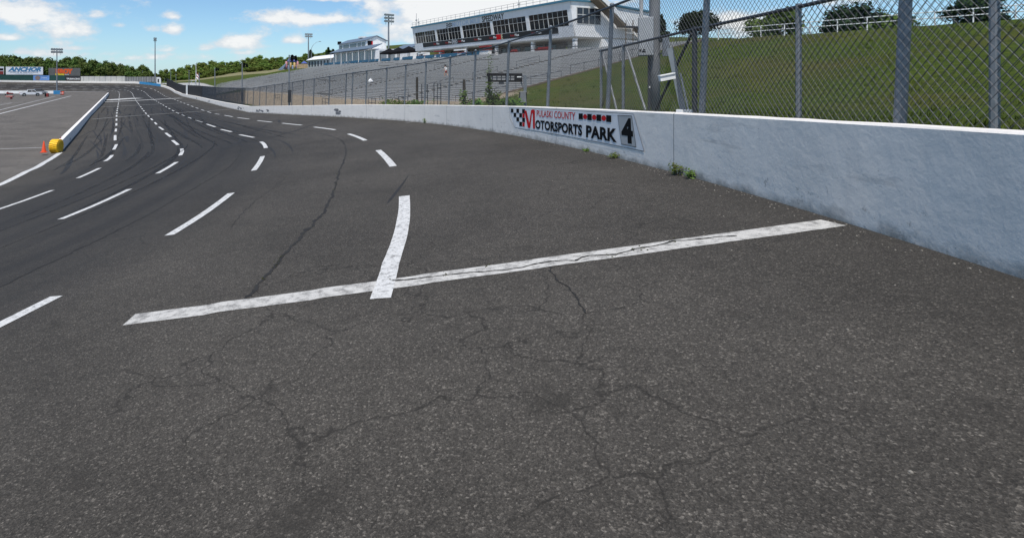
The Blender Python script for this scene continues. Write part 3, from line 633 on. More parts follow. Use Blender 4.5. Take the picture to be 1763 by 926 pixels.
    pl('tyre_scuff', tyre_marks, mat('scuff_grey', (.16, .16, .17), .8, 0, .6, 6.), root)
outer_wall()

# ------------------------------------------------------------------ catch fence on the wall
def _ps(u): d = behind(u, .42); return so((u-CU)/F*d, d)[0]
PS = [_ps(u) for u in (1048, 944, 873, 816, 773, 731.5, 697, 664.5, 630, 606, 595, 566.4, 539.7, 521.5, 502.5, 485, 472, 458, 447, 436)]
PS = [PS[0]-3.9*k for k in range(11, 0, -1)]+PS
PS += list(np.arange(PS[-1]+3.6, 190, 3.6))
FH = 2.5
def fp(s, h, e=.4):       # point of the leaning fence plane
    x, y, hd, zw = st(s); e = e+.04*h; return Vector((x+math.cos(hd)*e, y+math.sin(hd)*e, zw+WH(s)+h+ZC))
def catch_fence():
    root = empty('catch_fence', fp(0, 0), 0, 'tall grey chain link fence leaning outwards along the back of the white track wall', 'fence'); o3 = root.location
    for s in PS:
        mb = MB(); hh = FH+(.02 if s > -4 else .02); mb.tube([fp(s, -.35)-o3, fp(s, hh)-o3], .05 if s < 60 else .04, 8 if s < 40 else 5)
        mb.lathe([(.055, 0), (.055, .03), (.02, .06)], 8, Matrix.Translation(fp(s, hh)-o3)); mb.build('post', M_galv, root, smooth=False)
    mb = MB(); mb.tube([fp(s, FH-.03, .34)-o3 for s in np.arange(PS[0], 189, 1.3)], .032, 6); mb.build('top_rail', M_dsteel, root)
    def wires(s0, s1, p, r, nm, h0=-.05, m=M_wire):
        mb = MB(); H = FH-.05-h0
        for k in range(int((s1-s0+H)/p)):
            a = s0-H+k*p
            for sg in (1, -1):
                pts = []
                for t in (0, .34, .67, 1):
                    s = a+H*t
                    pts.append((s, h0+H*(t if sg > 0 else 1-t)))
                t0, t1 = max(0, (s0-a)/H), min(1, (s1-a)/H)
                q = [(a+H*t, h0+H*(t if sg > 0 else 1-t)) for t in np.linspace(t0, t1, 4)] if t1-t0 > .02 else []
                if len(q) > 1: mb.tube([fp(s, h, .335)-o3 for s, h in q], r, 3, False)
        mb.build(nm, m, root)
    wires(-44, -2.4, .10, .0032, 'chain_link_mesh'); wires(-2.4, 26, .10, .0021, 'chain_link_mesh'); wires(26, 64, .13, .0042, 'chain_link_mesh'); wires(64, 112, .24, .017, 'chain_link_mesh', m=M_dsteel)
    mb = MB()                                            # black windscreen cloth on the far part of the straight
    ss = list(np.arange(110, 188, 2.)); n = 3
    for s in ss:
        x = .12*mnoise.noise((s*.4, 0, 0))
        for h in (0, FH*.5, FH-.05+.02*mnoise.noise((s, 3, 0))): mb.v.append(tuple(fp(s, h, .28+x*.3)-o3))
        for h in (0, FH*.5, FH-.05): mb.v.append(tuple(fp(s, h, .31+x*.3)-o3))
    for i in range(len(ss)-1):
        for j in (0, 1): mb.f.append((i*6+j, (i+1)*6+j, (i+1)*6+j+1, i*6+j+1)); mb.f.append((i*6+3+j, i*6+4+j, (i+1)*6+4+j, (i+1)*6+3+j))
    mb.build('black_windscreen', mat('windscreen_cloth', (.012, .012, .015), .9), root)
catch_fence()

# a lower fence behind it, with a sloping rail and pipe braces
def low_fence():
    E = 1.5
    d0, d1 = behind(1035, E), behind(1196, E); a, b = ray(1035, 88, d0), ray(1197, 50.5, d1)
    root = empty('pipe_fence', (a.x, a.y, terr(a.x, a.y)), 0, 'lower dark pipe and wire fence with diagonal braces behind the tall fence', 'fence'); o3 = root.location
    s0, s1 = so(a.x, a.y)[0], so(b.x, b.y)[0]
    def top(s): t = (s-s0)/(s1-s0); p = Vector((*[c for c in fp(s, 0, E)[:2]], 0)); p.z = a.z+(b.z-a.z)*min(t, 1.0)+max(0, t-1)*.12; return p
    def col(p, r=.04, nm='post'): mb = MB(); mb.tube([(p.x-o3.x, p.y-o3.y, terr(p.x, p.y)-.2-o3.z), p+Vector((0, 0, .05))-o3], r, 8); mb.build(nm, M_dsteel if r > .042 else M_galv, root)
    for s in [s0, so(*ray(1073, 80, behind(1073, E))[:2])[0], s1, s1-2.9, s1-5.8, s1-8.7, s1-11.6, s1-14.5]: col(top(s), .05 if s == s1 else .04)
    mb = MB(); mb.tube([top(s)-o3 for s in np.linspace(s0+.1, s1-16, 24)], .032, 8); mb.build('top_rail', M_dsteel, root)
    for u0, v0, u1, v1, m in ((1078, 82, 1111, 190, M_galv), (1038, 96, 1062, 190, M_galv), (1191, 58, 1128, 192, M_dsteel)):
        p, q = ray(u0, v0, behind(u0, E-.06)), ray(u1, v1, behind(u1, E-.06)); mb = MB(); mb.tube([p-o3, q-o3], .028, 7); mb.build('brace', m if m is M_dsteel else mat('brace_grey', (.16, .17, .18), .6, .2, .3, 9.), root)
    mb = MB(); p = .12
    for k in range(170):
        for sg in (1, -1):
            pts = []
            for t in (0, 1.0):
                s = s0+1.2-k*p-t*1.5; 
                tp = top(min(s, s0)); g = terr(tp.x, tp.y); z = g+.05+(tp.z-g-.08)*(t if sg > 0 else 1-t); pts.append(Vector((tp.x, tp.y, z))-o3)
            mb.tube(pts, .0028, 3, False)
    mb.build('wire_mesh', M_wire, root)
low_fence()

# ------------------------------------------------------------------ utility pole with cabinets, leaning beam, signal board
def pole_things():
    E = 2.3; d = behind(1127, E); p = ray(1127, 136, d); g = terr(p.x, p.y)
    root = empty('utility_pole', (p.x, p.y, g), math.atan2(-p.x, p.y), 'thick grey metal pole carrying electrical cabinets behind the fence', 'pole'); k = d/F*math.hypot(1, (1127-CU)/F); z = lambda v: (VH-v)/F*d+ZC-g; X = lambda u: (u-1127)/F*d*math.cos(math.atan((1127-CU)/F))
    r = 8.4/F*d; mb = MB(); mb.lathe([(r*1.02, -.4), (r, 1.5), (r*.97, 6.5), (r*.9, 9.5)], 20); mb.build('pole', mat('pole_grey', (.20, .205, .215), .7, .1, .15, 3., dirt=(.2, .2, .2)), root, smooth=True)
    mb = MB(); mb.box(X(1115), -.10, -.3, X(1120), .02, z(31)); mb.build('mounting_channel', M_dsteel, root)
    mb = MB(); mb.box(X(1098.5), -.30, z(97), X(1126), -.06, z(31)); c = mb.build('cabinet', M_galv, root, bevel=.01)
    mb = MB(); mb.box(X(1100), -.315, z(95.5), X(1125), -.302, z(32.5)); dr = mb.build('cabinet_door', mat('cabinet_grey', (.40, .41, .42), .5, .2, .08), c, bevel=.004)
    mb = MB(); mb.box(X(1101), -.321, z(90), X(1104), -.317, z(86)); mb.box(X(1105), -.321, z(91), X(1112), -.317, z(88.5)); mb.box(X(1107), -.321, z(87.5), X(1111), -.317, z(85.5)); mb.build('warning_mark', M_black, c)
    mb = MB(); mb.box(X(1140), -.2, z(98), X(1152), -.02, z(63)); mb.build('small_cabinet', M_galv, root, bevel=.01)
    mb = MB(); mb.box(X(1133), -.1, z(70), X(1141), -.06, z(68)); mb.box(X(1133), -.1, z(94), X(1141), -.06, z(92)); mb.build('bracket', M_dsteel, root)
    mb = MB(); mb.tube([(X(1104), -.18, z(32)), (X(1104), -.16, z(-60)), (X(1108), -.1, z(-120))], 3./F*d, 8); mb.build('conduit', mat('conduit_grey', (.42, .42, .42), .6), root)
    mb = MB(); mb.box(X(1117), -.115, z(152), X(1119.5), -.105, z(148.5)); mb.build('tag', M_wp, root)
    # leaning beam standing on the wall
    d = behind(1180, .42); b = ray(1179, 190, d); t = ray(1153.5, 84, d+.45); ang = math.atan2(-b.x, b.y)
    s_, _ = so(b.x, b.y); b.z = float(st(s_)[3])+WH(s_)+ZC-.1
    root = empty('leaning_beam', b, 0, 'leaning grey steel beam with a white board arm, standing on the wall beside the utility pole', 'steel beam'); ax = (t-b); zd = ax.normalized(); yd = Vector((b.x, b.y, 0)).normalized(); xd = yd.cross(zd).normalized(); yd = zd.cross(xd); Mx = Matrix((xd, yd, zd)).transposed().to_4x4(); Ln = ax.length; h = .05; fl = .008
    mb = MB()
    for bx in ((-h, -h, -.05, h, -h+fl*2, Ln), (-h, h-fl*2, -.05, h, h, Ln), (-fl, -h+fl*2, -.05, fl, h-fl*2, Ln)): mb.box(*bx, M=Mx)
    mb.build('beam', mat('beam_grey', (.11, .13, .145), .5, .3, .15), root)
    mb = MB(); mb.box(h+.015, -.02, -.05, h+.045, .03, Ln*.62, M=Mx); mb.build('stiffener', M_galv, root)
    pa, pb = ray(1161, 131, d+.15)-b, ray(1135.5, 136, d+.15)-b; mb = MB(); n = (pb-pa).normalized(); up = Vector((0, 0, 1)); bk = n.cross(up).normalized()
    Mb = Matrix((n, bk, n.cross(bk)*-1)).transposed().to_4x4(); Mb.translation = pa; l = (pb-pa).length
    mb.box(0, -.03, -.05, l, .03, .05, M=Mb); mb.box(0, -.05, .045, l*1.0, .05, .06, M=Mb); mb.build('board_arm', M_wp, root)
    mb = MB(); mb.box(-.11, -.08, -.02, .09, .08, .15); mb.box(-.13, -.1, -.03, .11, .1, .0); mb.build('foot_bracket', M_wp, root)
    # signal board
    d = behind(871, 1.3); k = d/F; p = ray(904, 136, d); g = terr(p.x, p.y); yaw = math.atan2(-p.x, p.y)
    root = empty('signal_board', (p.x, p.y, g), yaw*.55, 'black framed empty signal board on a grey post beside the sign wall', 'signal board'); X = lambda u: (u-904)*k*1.02; z = lambda v: (VH-v)*k+ZC-g
    mb = MB(); mb.box(-.06, -.05, -.3, .06, .05, z(131)); mb.build('post', M_galv, root); mb = MB()
    x0, x1, z0, z1 = X(843), X(899), z(141.3), z(127.5); b = .095
    mb.box(x0-.05, -.09, z1-b, x1, .05, z1+.02); mb.box(x0, -.09, z0, x1, .05, z0+b*.7); mb.box(x0, -.09, z0+b*.7, x0+b*.8, .05, z1-b); mb.box(x1-.32, -.09, z0+b*.7, x1, .05, z1-b); mb.build('frame', M_black, root)
    mb = MB()
    for i in range(1, 6): xx = x0+(x1-.3-x0)*i/6; mb.box(xx-.018, -.06, z0+.05, xx+.018, .02, z1-.06)
    mb.box(x0+.05, -.062, (z0+z1)/2-.012, x1-.3, .022, (z0+z1)/2+.012); mb.build('divider', M_dsteel, root)
    mb = MB(); mb.box(x1-.1, -.04, z1-.12, .04, .04, z1-.06); mb.tube([(x1-.05, 0, z0+.02), (-.1, 0, z0-.2), (0, 0, z0-.35)], .03, 6); mb.build('arm', M_galv, root)
    mb = MB(); mb.box(X(861), -.1, z(145.5), X(869), .02, z(141.3)); mb.build('lamp_box', M_dsteel, root)
    mb = MB(); mb.box(x1-.22, -.1, z1-.16, x1-.04, -.088, z1-.11); mb.build('label_plate', M_wp, root)
    # loudspeaker box hanging on the board's post
    M2 = Matrix.Translation((p.x, p.y, g)) @ Matrix.Rotation(yaw*.55, 4, 'Z'); loc = M2 @ Vector((X(899), -.24, z(176)))
    root = empty('loudspeaker', loc, yaw*.4, 'grey loudspeaker cabinet hanging low on the signal board post', 'loudspeaker'); mb = MB()
    mb.prism([(-.16, 0), (.13, 0), (.1, .46), (-.11, .46)], -.14, .14); mb.build('cabinet', mat('speaker_grey', (.2, .21, .22), .7), root, bevel=.012)
    mb = MB(); mb.box(.125, -.1, .03, .15, .1, .43); mb.box(-.16, -.15, .1, -.14, -.1, .44); mb.build('grille', M_black, root)
pole_things()

# ------------------------------------------------------------------ frames aligned with the straight: local x = away from the track, y = along it (to the far end)
def frame_empty(name, T, Q, z, label, cat, group=None): return empty(name, TQ(T, Q, z), TH, label, cat, group)
# ------------------------------------------------------------------ grandstand
NR = 41
def tend(Q): return 223-(Q-32)*1.2
def grandstand():
    root = frame_empty('grandstand', 46, 30, -3.0, 'huge grey bleacher grandstand stepping up the hillside behind the fence', 'grandstand')
    mb = MB()
    for i in range(NR):
        q = .9*i; z = stand_z(30+q)+2.65; mb.box(q, 0, z-.5, q+.9, tend(30+q)-46, z)
    mb.build('deck', mat('stand_deck', (.18, .178, .172), .9, 0, .1, .5, dirt=(.14, .137, .133), dscale=.5), root)  # deck colour darkened to paint in the shade between the benches
    r2 = random.Random(8)
    for i in range(NR):
        q = .9*i; z = stand_z(30+q)+2.65; y1 = tend(30+q)-46; mb = MB(); y = .3
        while y < y1-3:
            l = min(7.2, y1-.3-y); jz = r2.uniform(-.012, .012)
            if not (r2.random() < .02): mb.box(q+.40, y, z+.31+jz, q+.70, y+l-.04, z+.42+jz)
            for yy in (y+.6, y+l-.7): mb.box(q+.52, yy, z, q+.60, yy+.07, z+.28+jz)
            y += l
            if any(abs(y-a) < 3.7 for a in (16, 38, 60, 82, 104, 126, 148)): y += 1.3
        mb.build('bench', M_alu, root)
    k = 0
    for a in (16.6, 38.6, 60.6, 82.6, 104.6, 126.6, 148.6):
        for q0 in (.6, 7.5, 14.8, 22.3):
            z0 = stand_z(30+q0)+2.65; q1 = q0+4.2; z1 = stand_z(30+q1)+2.65; mb = MB()
            if a > 130 and q0 > 20: continue
            mb.tube([(q0, a, z0), (q0, a, z0+1.0), (q1, a, z1+1.0), (q1, a, z1)], .028, 5); mb.tube([(q0, a, z0+.55), (q1, a, z1+.55)], .02, 5); mb.tube([((q0+q1)/2, a, (z0+z1)/2), ((q0+q1)/2, a, (z0+z1)/2+1.)], .022, 5); mb.build('handrail', M_dsteel, root)
    for a, qs in ((.15, (1.0, 8.5, 16, 23.5, 31)),):     # rail along the near end of the stand
        for q0 in qs:
            q1 = q0+6.2; z0, z1 = stand_z(30+q0)+3.0, stand_z(30+q1)+2.65; mb = MB()
            mb.tube([(q0, a, z0), (q0, a, z0+1.05), (q1, a, z1+1.05), (q1, a, z1)], .03, 5); mb.tube([(q0+2, a, z0+.43), (q0+2, a, z0+.43+1.05)], .025, 5); mb.tube([(q0+4.2, a, z0+.9), (q0+4.2, a, z0+.9+1.05)], .025, 5); mb.build('end_rail', M_dsteel, root)
    mb = MB(); mb.prism([(-.2, -1.2), (37.2, 6.75), (37.2, 7.85+.12), (-.2, .12)], -.28, -.02); mb.build('end_kerb', mat('rusty_edge', (.13, .10, .075), .9, 0, .3, 1.), root)
grandstand()

def bar_frames():
    first = None
    for i, (u, e, w, hh) in enumerate([(694, 6.5, 1.7, .95), (731, 6.2, .9, 1.9), (753, 6.4, 1.0, 1.9), (560, 8, 2.3, .9), (478, 9, 3, .9), (640, 8.5, 1.8, .9)]):
        d = behind(u, e); p = ray(u, 170, d); g = terr(p.x, p.y)
        lab = ['low three-legged steel pipe barrier before the lowest benches', 'tall narrow steel pipe frame left of the gap in the barriers', 'tall narrow steel pipe frame between the slim post and the fence corner', 'low pipe barrier on the dirt walk below the stand steps', 'farthest low pipe barrier on the dirt walk behind the fence', 'low pipe barrier at the foot of the bleachers near the white bag'][i]
        root = empty('pipe_barrier', (p.x, p.y, g), TH+R(90), lab, 'barrier', 'pipe barriers at the foot of the grandstand'); mb = MB()
        mb.tube([(-w/2, 0, -.1), (-w/2, 0, hh), (w/2, 0, hh), (w/2, 0, -.1)], .035, 6); mb.build('frame', M_dsteel, root); mb = MB(); mb.tube([(-w/2, 0, hh*.45), (w/2, 0, hh*.45)], .028, 6); mb.tube([(0, 0, -.1), (0, 0, hh)], .028, 6); mb.build('crossbar', M_dsteel, root)
    for i, (u, v, e, lab) in enumerate([(718, 133, 5.5, 'weathered dark wooden post standing behind the fence, left of the person'), (799, 137, 5.5, 'dark ivy-wrapped wooden post standing behind the fence, right of the person')]):
        d = behind(u, e); p = ray(u, v, d); g = terr(p.x, p.y); root = empty('wooden_post', (p.x, p.y, g), 0, lab, 'post', 'dark wooden posts behind the fence'); mb = MB(); mb.lathe([(.1, -.4), (.1, p.z-g-.3), (.085, p.z-g)], 9); mb.build('shaft', mat('dark_wood', (.045, .038, .03), .9, 0, .3, 6), root); mb = MB()
        for zz in (.6, 1.2): mb.lathe([(.108, zz), (.108, zz+.04)], 9)
        mb.build('band', M_galv, root)
bar_frames()

# blue seat blocks along the top row
def seats():
    proto = None; spots = [91.5+2.38*i for i in range(38)]
    for i, T in enumerate(spots):
        Q = 66.2; z = stand_z(66.0)+.05
        if proto is None:
            proto = frame_empty('seat_block', T, Q, z, 'blue moulded seat block in the row topping the grandstand', 'seats', 'blue seat blocks along the top of the grandstand')
            mb = MB(); mb.box(0, 0, .0, .5, 2.0, .12); mb.build('seat', M_bseat, proto, bevel=.03); mb = MB(); mb.prism([(.5, .05), (.6, .05), (.72, .75), (.62, .78)], 0, 2.0); mb.build('backrest', M_bseat, proto, bevel=.02)
            mb = MB()
            for y in (.25, 1.6): mb.box(.2, y, -.42, .28, y+.08, .0)
            mb.build('leg', M_dsteel, proto); o = proto
        else: o = copy_tree(proto)
        o.location = TQ(T+rnd.uniform(-.2, .2), Q+rnd.uniform(-.3, .3), z); o.rotation_euler.z = TH+rnd.uniform(-.16, .16)
seats()

# ------------------------------------------------------------------ press box
def press_box():
    FZ = 4.9; LEN = 53.7; root = frame_empty('press_box', 70.3, 70, FZ, 'long white glazed press box on columns above the grandstand with SPEEDWAY lettering', 'building')
    SH = Matrix(((1, 0, -1/6., 1+2.25/6), (0, 1, 0, 0), (0, 0, 1, 0), (0, 0, 0, 1)))
    mb = MB(); mb.prism([(1.17, 2.3), (.2, 8.1), (5, 8.1), (19, 7.0), (19, 2.3)], .15, LEN-.15); mb.build('core', M_wpc, root)
    mb = MB(); mb.box(0, 0, 2.25, .25, LEN, 2.95, M=SH); mb.box(0, 0, 2.95, .14, LEN, 4.12, M=SH); mb.box(0, 0, 6.82, .16, LEN, 8.15, M=SH); mb.build('facade', M_wpc, root)
    for y0, y1 in ((-.02, .9), (10.4, 11.3), (21.1, 21.9), (31.8, 32.6), (42.4, 43.2), (52.7, LEN)):
        mb = MB(); mb.box(-.03, y0, 4.1, .17, y1, 6.85, M=SH); mb.build('pillar', M_wp, root)
    for y0, y1 in ((.9, 10.4), (11.3, 21.1), (21.9, 31.8), (32.6, 42.4), (43.2, 52.7)):
        mb = MB(); mb.box(.1, y0, 4.12, .155, y1, 6.82, M=SH); w = mb.build('window', M_glass, root); mb = MB()
        for k in range(9):
            y = y0+(y1-y0)*k/8; t = .075 if k == 4 else .026; mb.box(.0 if k == 4 else .04, y-t, 4.12, .09, y+t, 6.82, M=SH)
        mb.box(.045, y0, 5.74, .085, y1, 5.80, M=SH); mb.build('mullions', M_mull, w)
    fx = lambda z, o: 1+(2.25-z)/6.-o
    mb = MB(); mb.box(-.045, 3.5, 3.0, -.005, 49.5, 4.06, M=SH); bn = mb.build('sponsor_banner', mat('banner_black', (.014, .015, .017), .5), root)
    def band_text(parts, m, nm, par, o=.055):
        mb = MB()
        for body, y0, y1, z0, z1, kw in parts: text_to(mb, body, lambda a, b: (fx(b, o), a, b), y0, y1, z0, z1, **kw)
        return mb.build(nm, m, par)
    cs = [44.5, 39.3, 34.0, 28.0, 22.8, 16.2, 10.2]; bo = dict(offset=.03)
    band_text([('Auto', c, c-1.3, 3.32, 3.78, bo) for c in cs], mat('dark_red', (.32, .02, .02), .6), 'red_lettering', bn); band_text([('Plus', c-1.4, c-2.6, 3.32, 3.78, bo) for c in cs], M_wp, 'white_lettering', bn)
    mb = MB(); mb.box(-.06, 19.0, 3.0, -.047, 20.4, 4.06, M=SH); mb.build('red_square', M_red, bn); band_text([('SPEED', 36.5, 34.3, 3.1, 3.95, bo)], mat('pale_grey', (.5, .53, .55), .6), 'grey_lettering', bn, .06); band_text([('E', 18.9, 18.4, 3.1, 3.95, bo)], mat('cream', (.6, .55, .35), .6), 'cream_letter', bn, .06)
    band_text([('SPEEDWAY', 24.4, 17.2, 6.88, 8.08, dict(offset=.022, shear=.12))], mat('sign_black', (.045, .045, .035), .6), 'black_lettering', root, .025)
    band_text([('MOTOR MILE', 35.5, 25.0, 6.92, 8.02, dict(offset=.02, shear=.12))], mat('faded_blue', (.50, .59, .70), .6), 'faded_lettering', root, .025)
    mb = MB()
    for i in range(4):
        for j in range(5):
            if (i+j) % 2 == 0: a = 38.0-i*.6; z = 6.95+j*.19; mb.quad(*[(fx(zz, .025), yy-(zz-7)*.25, zz) for yy, zz in ((a, z), (a-.6, z), (a-.6, z+.19), (a, z+.19))])
    mb.build('chequered_flag', M_black, root)
    mb = MB(); mb.box(-.25, -.25, 8.15, 5, LEN+.25, 8.52); mb.build('roof_trim', M_teal, root); mb = MB(); mb.prism([(5.0, 8.2), (19.4, 7.05), (19.4, 7.38), (5.0, 8.53)], -.25, LEN+.25); mb.build('roof', M_teal, root)
    mb = MB(); y = 0
    while y <= LEN+.1: mb.box(.0, y-.025, 8.52, .05, y+.025, 9.55); y += 1.79
    for z in (9.05, 9.55): mb.box(.0, 0, z-.025, .05, LEN, z+.025)
    mb.build('roof_railing', mat('railing_grey', (.33, .31, .30), .5, .3), root)
    for y, h in ((52.6, 3.4), (51.5, 2.0), (13.5, 1.8)): mb = MB(); mb.tube([(.6, y, 8.5), (.6, y, 8.5+h)], .05, 5); mb.box(.45, y-.25, 8.5+h*.45, .75, y+.25, 8.5+h*.52); mb.build('antenna', M_galv, root)
    # open ground floor
    mb = MB(); mb.box(1.2, .1, 2.0, 19, LEN-.1, 2.24); mb.build('soffit', M_tan, root); mb = MB(); mb.box(6.5, 8, -.3, 7, LEN-3, 2.0); mb.build('ground_floor_wall', M_recess, root); mb = MB(); mb.box(7.2, .02, -.3, 18.5, 7.9, 2.0); mb.build('end_room_wall', M_wp, root)
    for y in (.6, 10.8, 21.5, 32.2, 42.8, 53): mb = MB(); mb.lathe([(.42, -.4), (.42, 1.95), (.5, 2.02), (.5, 2.22)], 16, Matrix.Translation((1.7, y, 0))); c = mb.build('column', M_wp, root, smooth=False); mb = MB(); mb.lathe([(.435, .55), (.435, .68)], 16, Matrix.Translation((1.7, y, 0))); mb.lathe([(.435, 1.45), (.435, 1.58)], 16, Matrix.Translation((1.7, y, 0))); mb.build('band', M_dsteel, c)
    for y in (10, 13.5, 17, 20, 24.5, 28, 34, 37.5, 44, 48): mb = MB(); mb.box(6.44, y, .7, 6.49, y+1.6, 1.75); mb.build('ground_floor_window', M_glass, root)
    for y in (12, 22.5, 31, 41): mb = MB(); mb.box(6.44, y, -.2, 6.49, y+.95, 1.8); mb.build('door', M_dsteel, root)
    mb = MB(); mb.tube([(1.3, y, 1.0) for y in (0, LEN)], .035, 5); mb.tube([(1.3, y, .55) for y in (0, LEN)], .03, 5)
    for k in range(31): mb.tube([(1.3, k*1.79, -.3), (1.3, k*1.79, 1.0)], .03, 5)
    mb.build('deck_railing', M_dsteel, root)
    # near end wall
    mb = MB(); mb.prism([(1.0, 2.25), (.0, 8.15), (5, 8.15), (19, 7.02), (19, 2.25)], 0, .13); mb.build('end_wall', M_wp, root)
    mb = MB(); mb.box(1.5, -.03, 4.4, 6.9, .0, 7.2); w = mb.build('end_window', mat('blue_glass', (.02, .026, .036), .1, 0, .4, .5, spec=.5), root); mb = MB()
    for k in range(5): x = 1.5+5.4*k/4; mb.box(x-.05, -.06, 4.4, x+.05, -.032, 7.2)
    for z in (4.4, 6.0, 7.2): mb.box(1.45, -.055, z-.05, 6.95, -.033, z+.05)
    mb.build('mullions', M_mull, w)
    stt = empty('roof_stair', (0, 0, 0)); stt.parent = root
    mb = MB(); mb.prism([(4.2, 9.0), (10.6, 4.6), (10.6, 4.1), (4.2, 8.4)], -1.9, -.35); mb.build('flight', M_brown, stt); mb = MB(); mb.prism([(4.2, 9.9), (10.6, 5.6), (10.6, 4.65), (4.2, 9.0)], -2.0, -1.92); mb.build('parapet', M_wp, stt)
    mb = MB(); mb.box(10.6, -2.0, 4.05, 14.2, -.1, 4.25); mb.build('landing', M_dsteel, stt); mb = MB()
    for x in (10.7, 12.4, 14.1): mb.box(x-.06, -1.98, -1.0, x+.06, -1.86, 5.3)
    mb.build('landing_post', M_brown, stt); mb = MB()
    for z in (4.8, 5.3, 3.0, 1.6): mb.box(10.7, -1.96, z-.04, 14.1, -1.9, z+.04)
    mb.build('landing_rail', M_wp, stt); mb = MB(); mb.prism([(14.2, 4.2), (20, .4), (20, 0), (14.2, 3.8)], -1.9, -.3); mb.build('lower_flight', M_brown, stt)
press_box()

def stalls():
    labs = ['red and white striped stall counter below the far end of the press box', 'red topped drinks stall left of the second press box column', 'white fronted stall with red stripe at the middle press box column', 'red banded stall right of the middle press box column', 'low red cooler bench near the door under the press box', 'long low red bench under the near end of the press box']
    for i, (T, w, h) in enumerate([(117, 3.2, 1.5), (109.5, 3.0, 1.7), (101, 3.4, 1.6), (92, 3.0, 1.9), (83.5, 1.6, .7), (75.5, 3.2, .75)]):
        root = frame_empty('stall', T, 68.6, 4.85, labs[i], 'stall', 'stalls under the press box'); mb = MB(); mb.box(0, -w/2, -.1, .8, w/2, h*.5); mb.build('counter', M_wp if i < 4 else M_redd, root, bevel=.02); mb = MB(); mb.box(-.12, -w/2-.1, h*.5, .9, w/2+.1, h*.58); mb.build('top', M_redd, root); mb = MB()
        if i < 4: mb.box(-.1, -w/2, h*.82, .85, w/2, h); mb.box(.75, -w/2, h*.58, .8, -w/2+.06, h*.82); mb.box(.75, w/2-.06, h*.58, .8, w/2, h*.82); mb.build('canopy_sign', M_redd if i % 2 else M_wp, root)
        else: mb.box(.6, -w/2, h*.58, .7, w/2, h); mb.build('backrest', M_redd, root)
stalls()

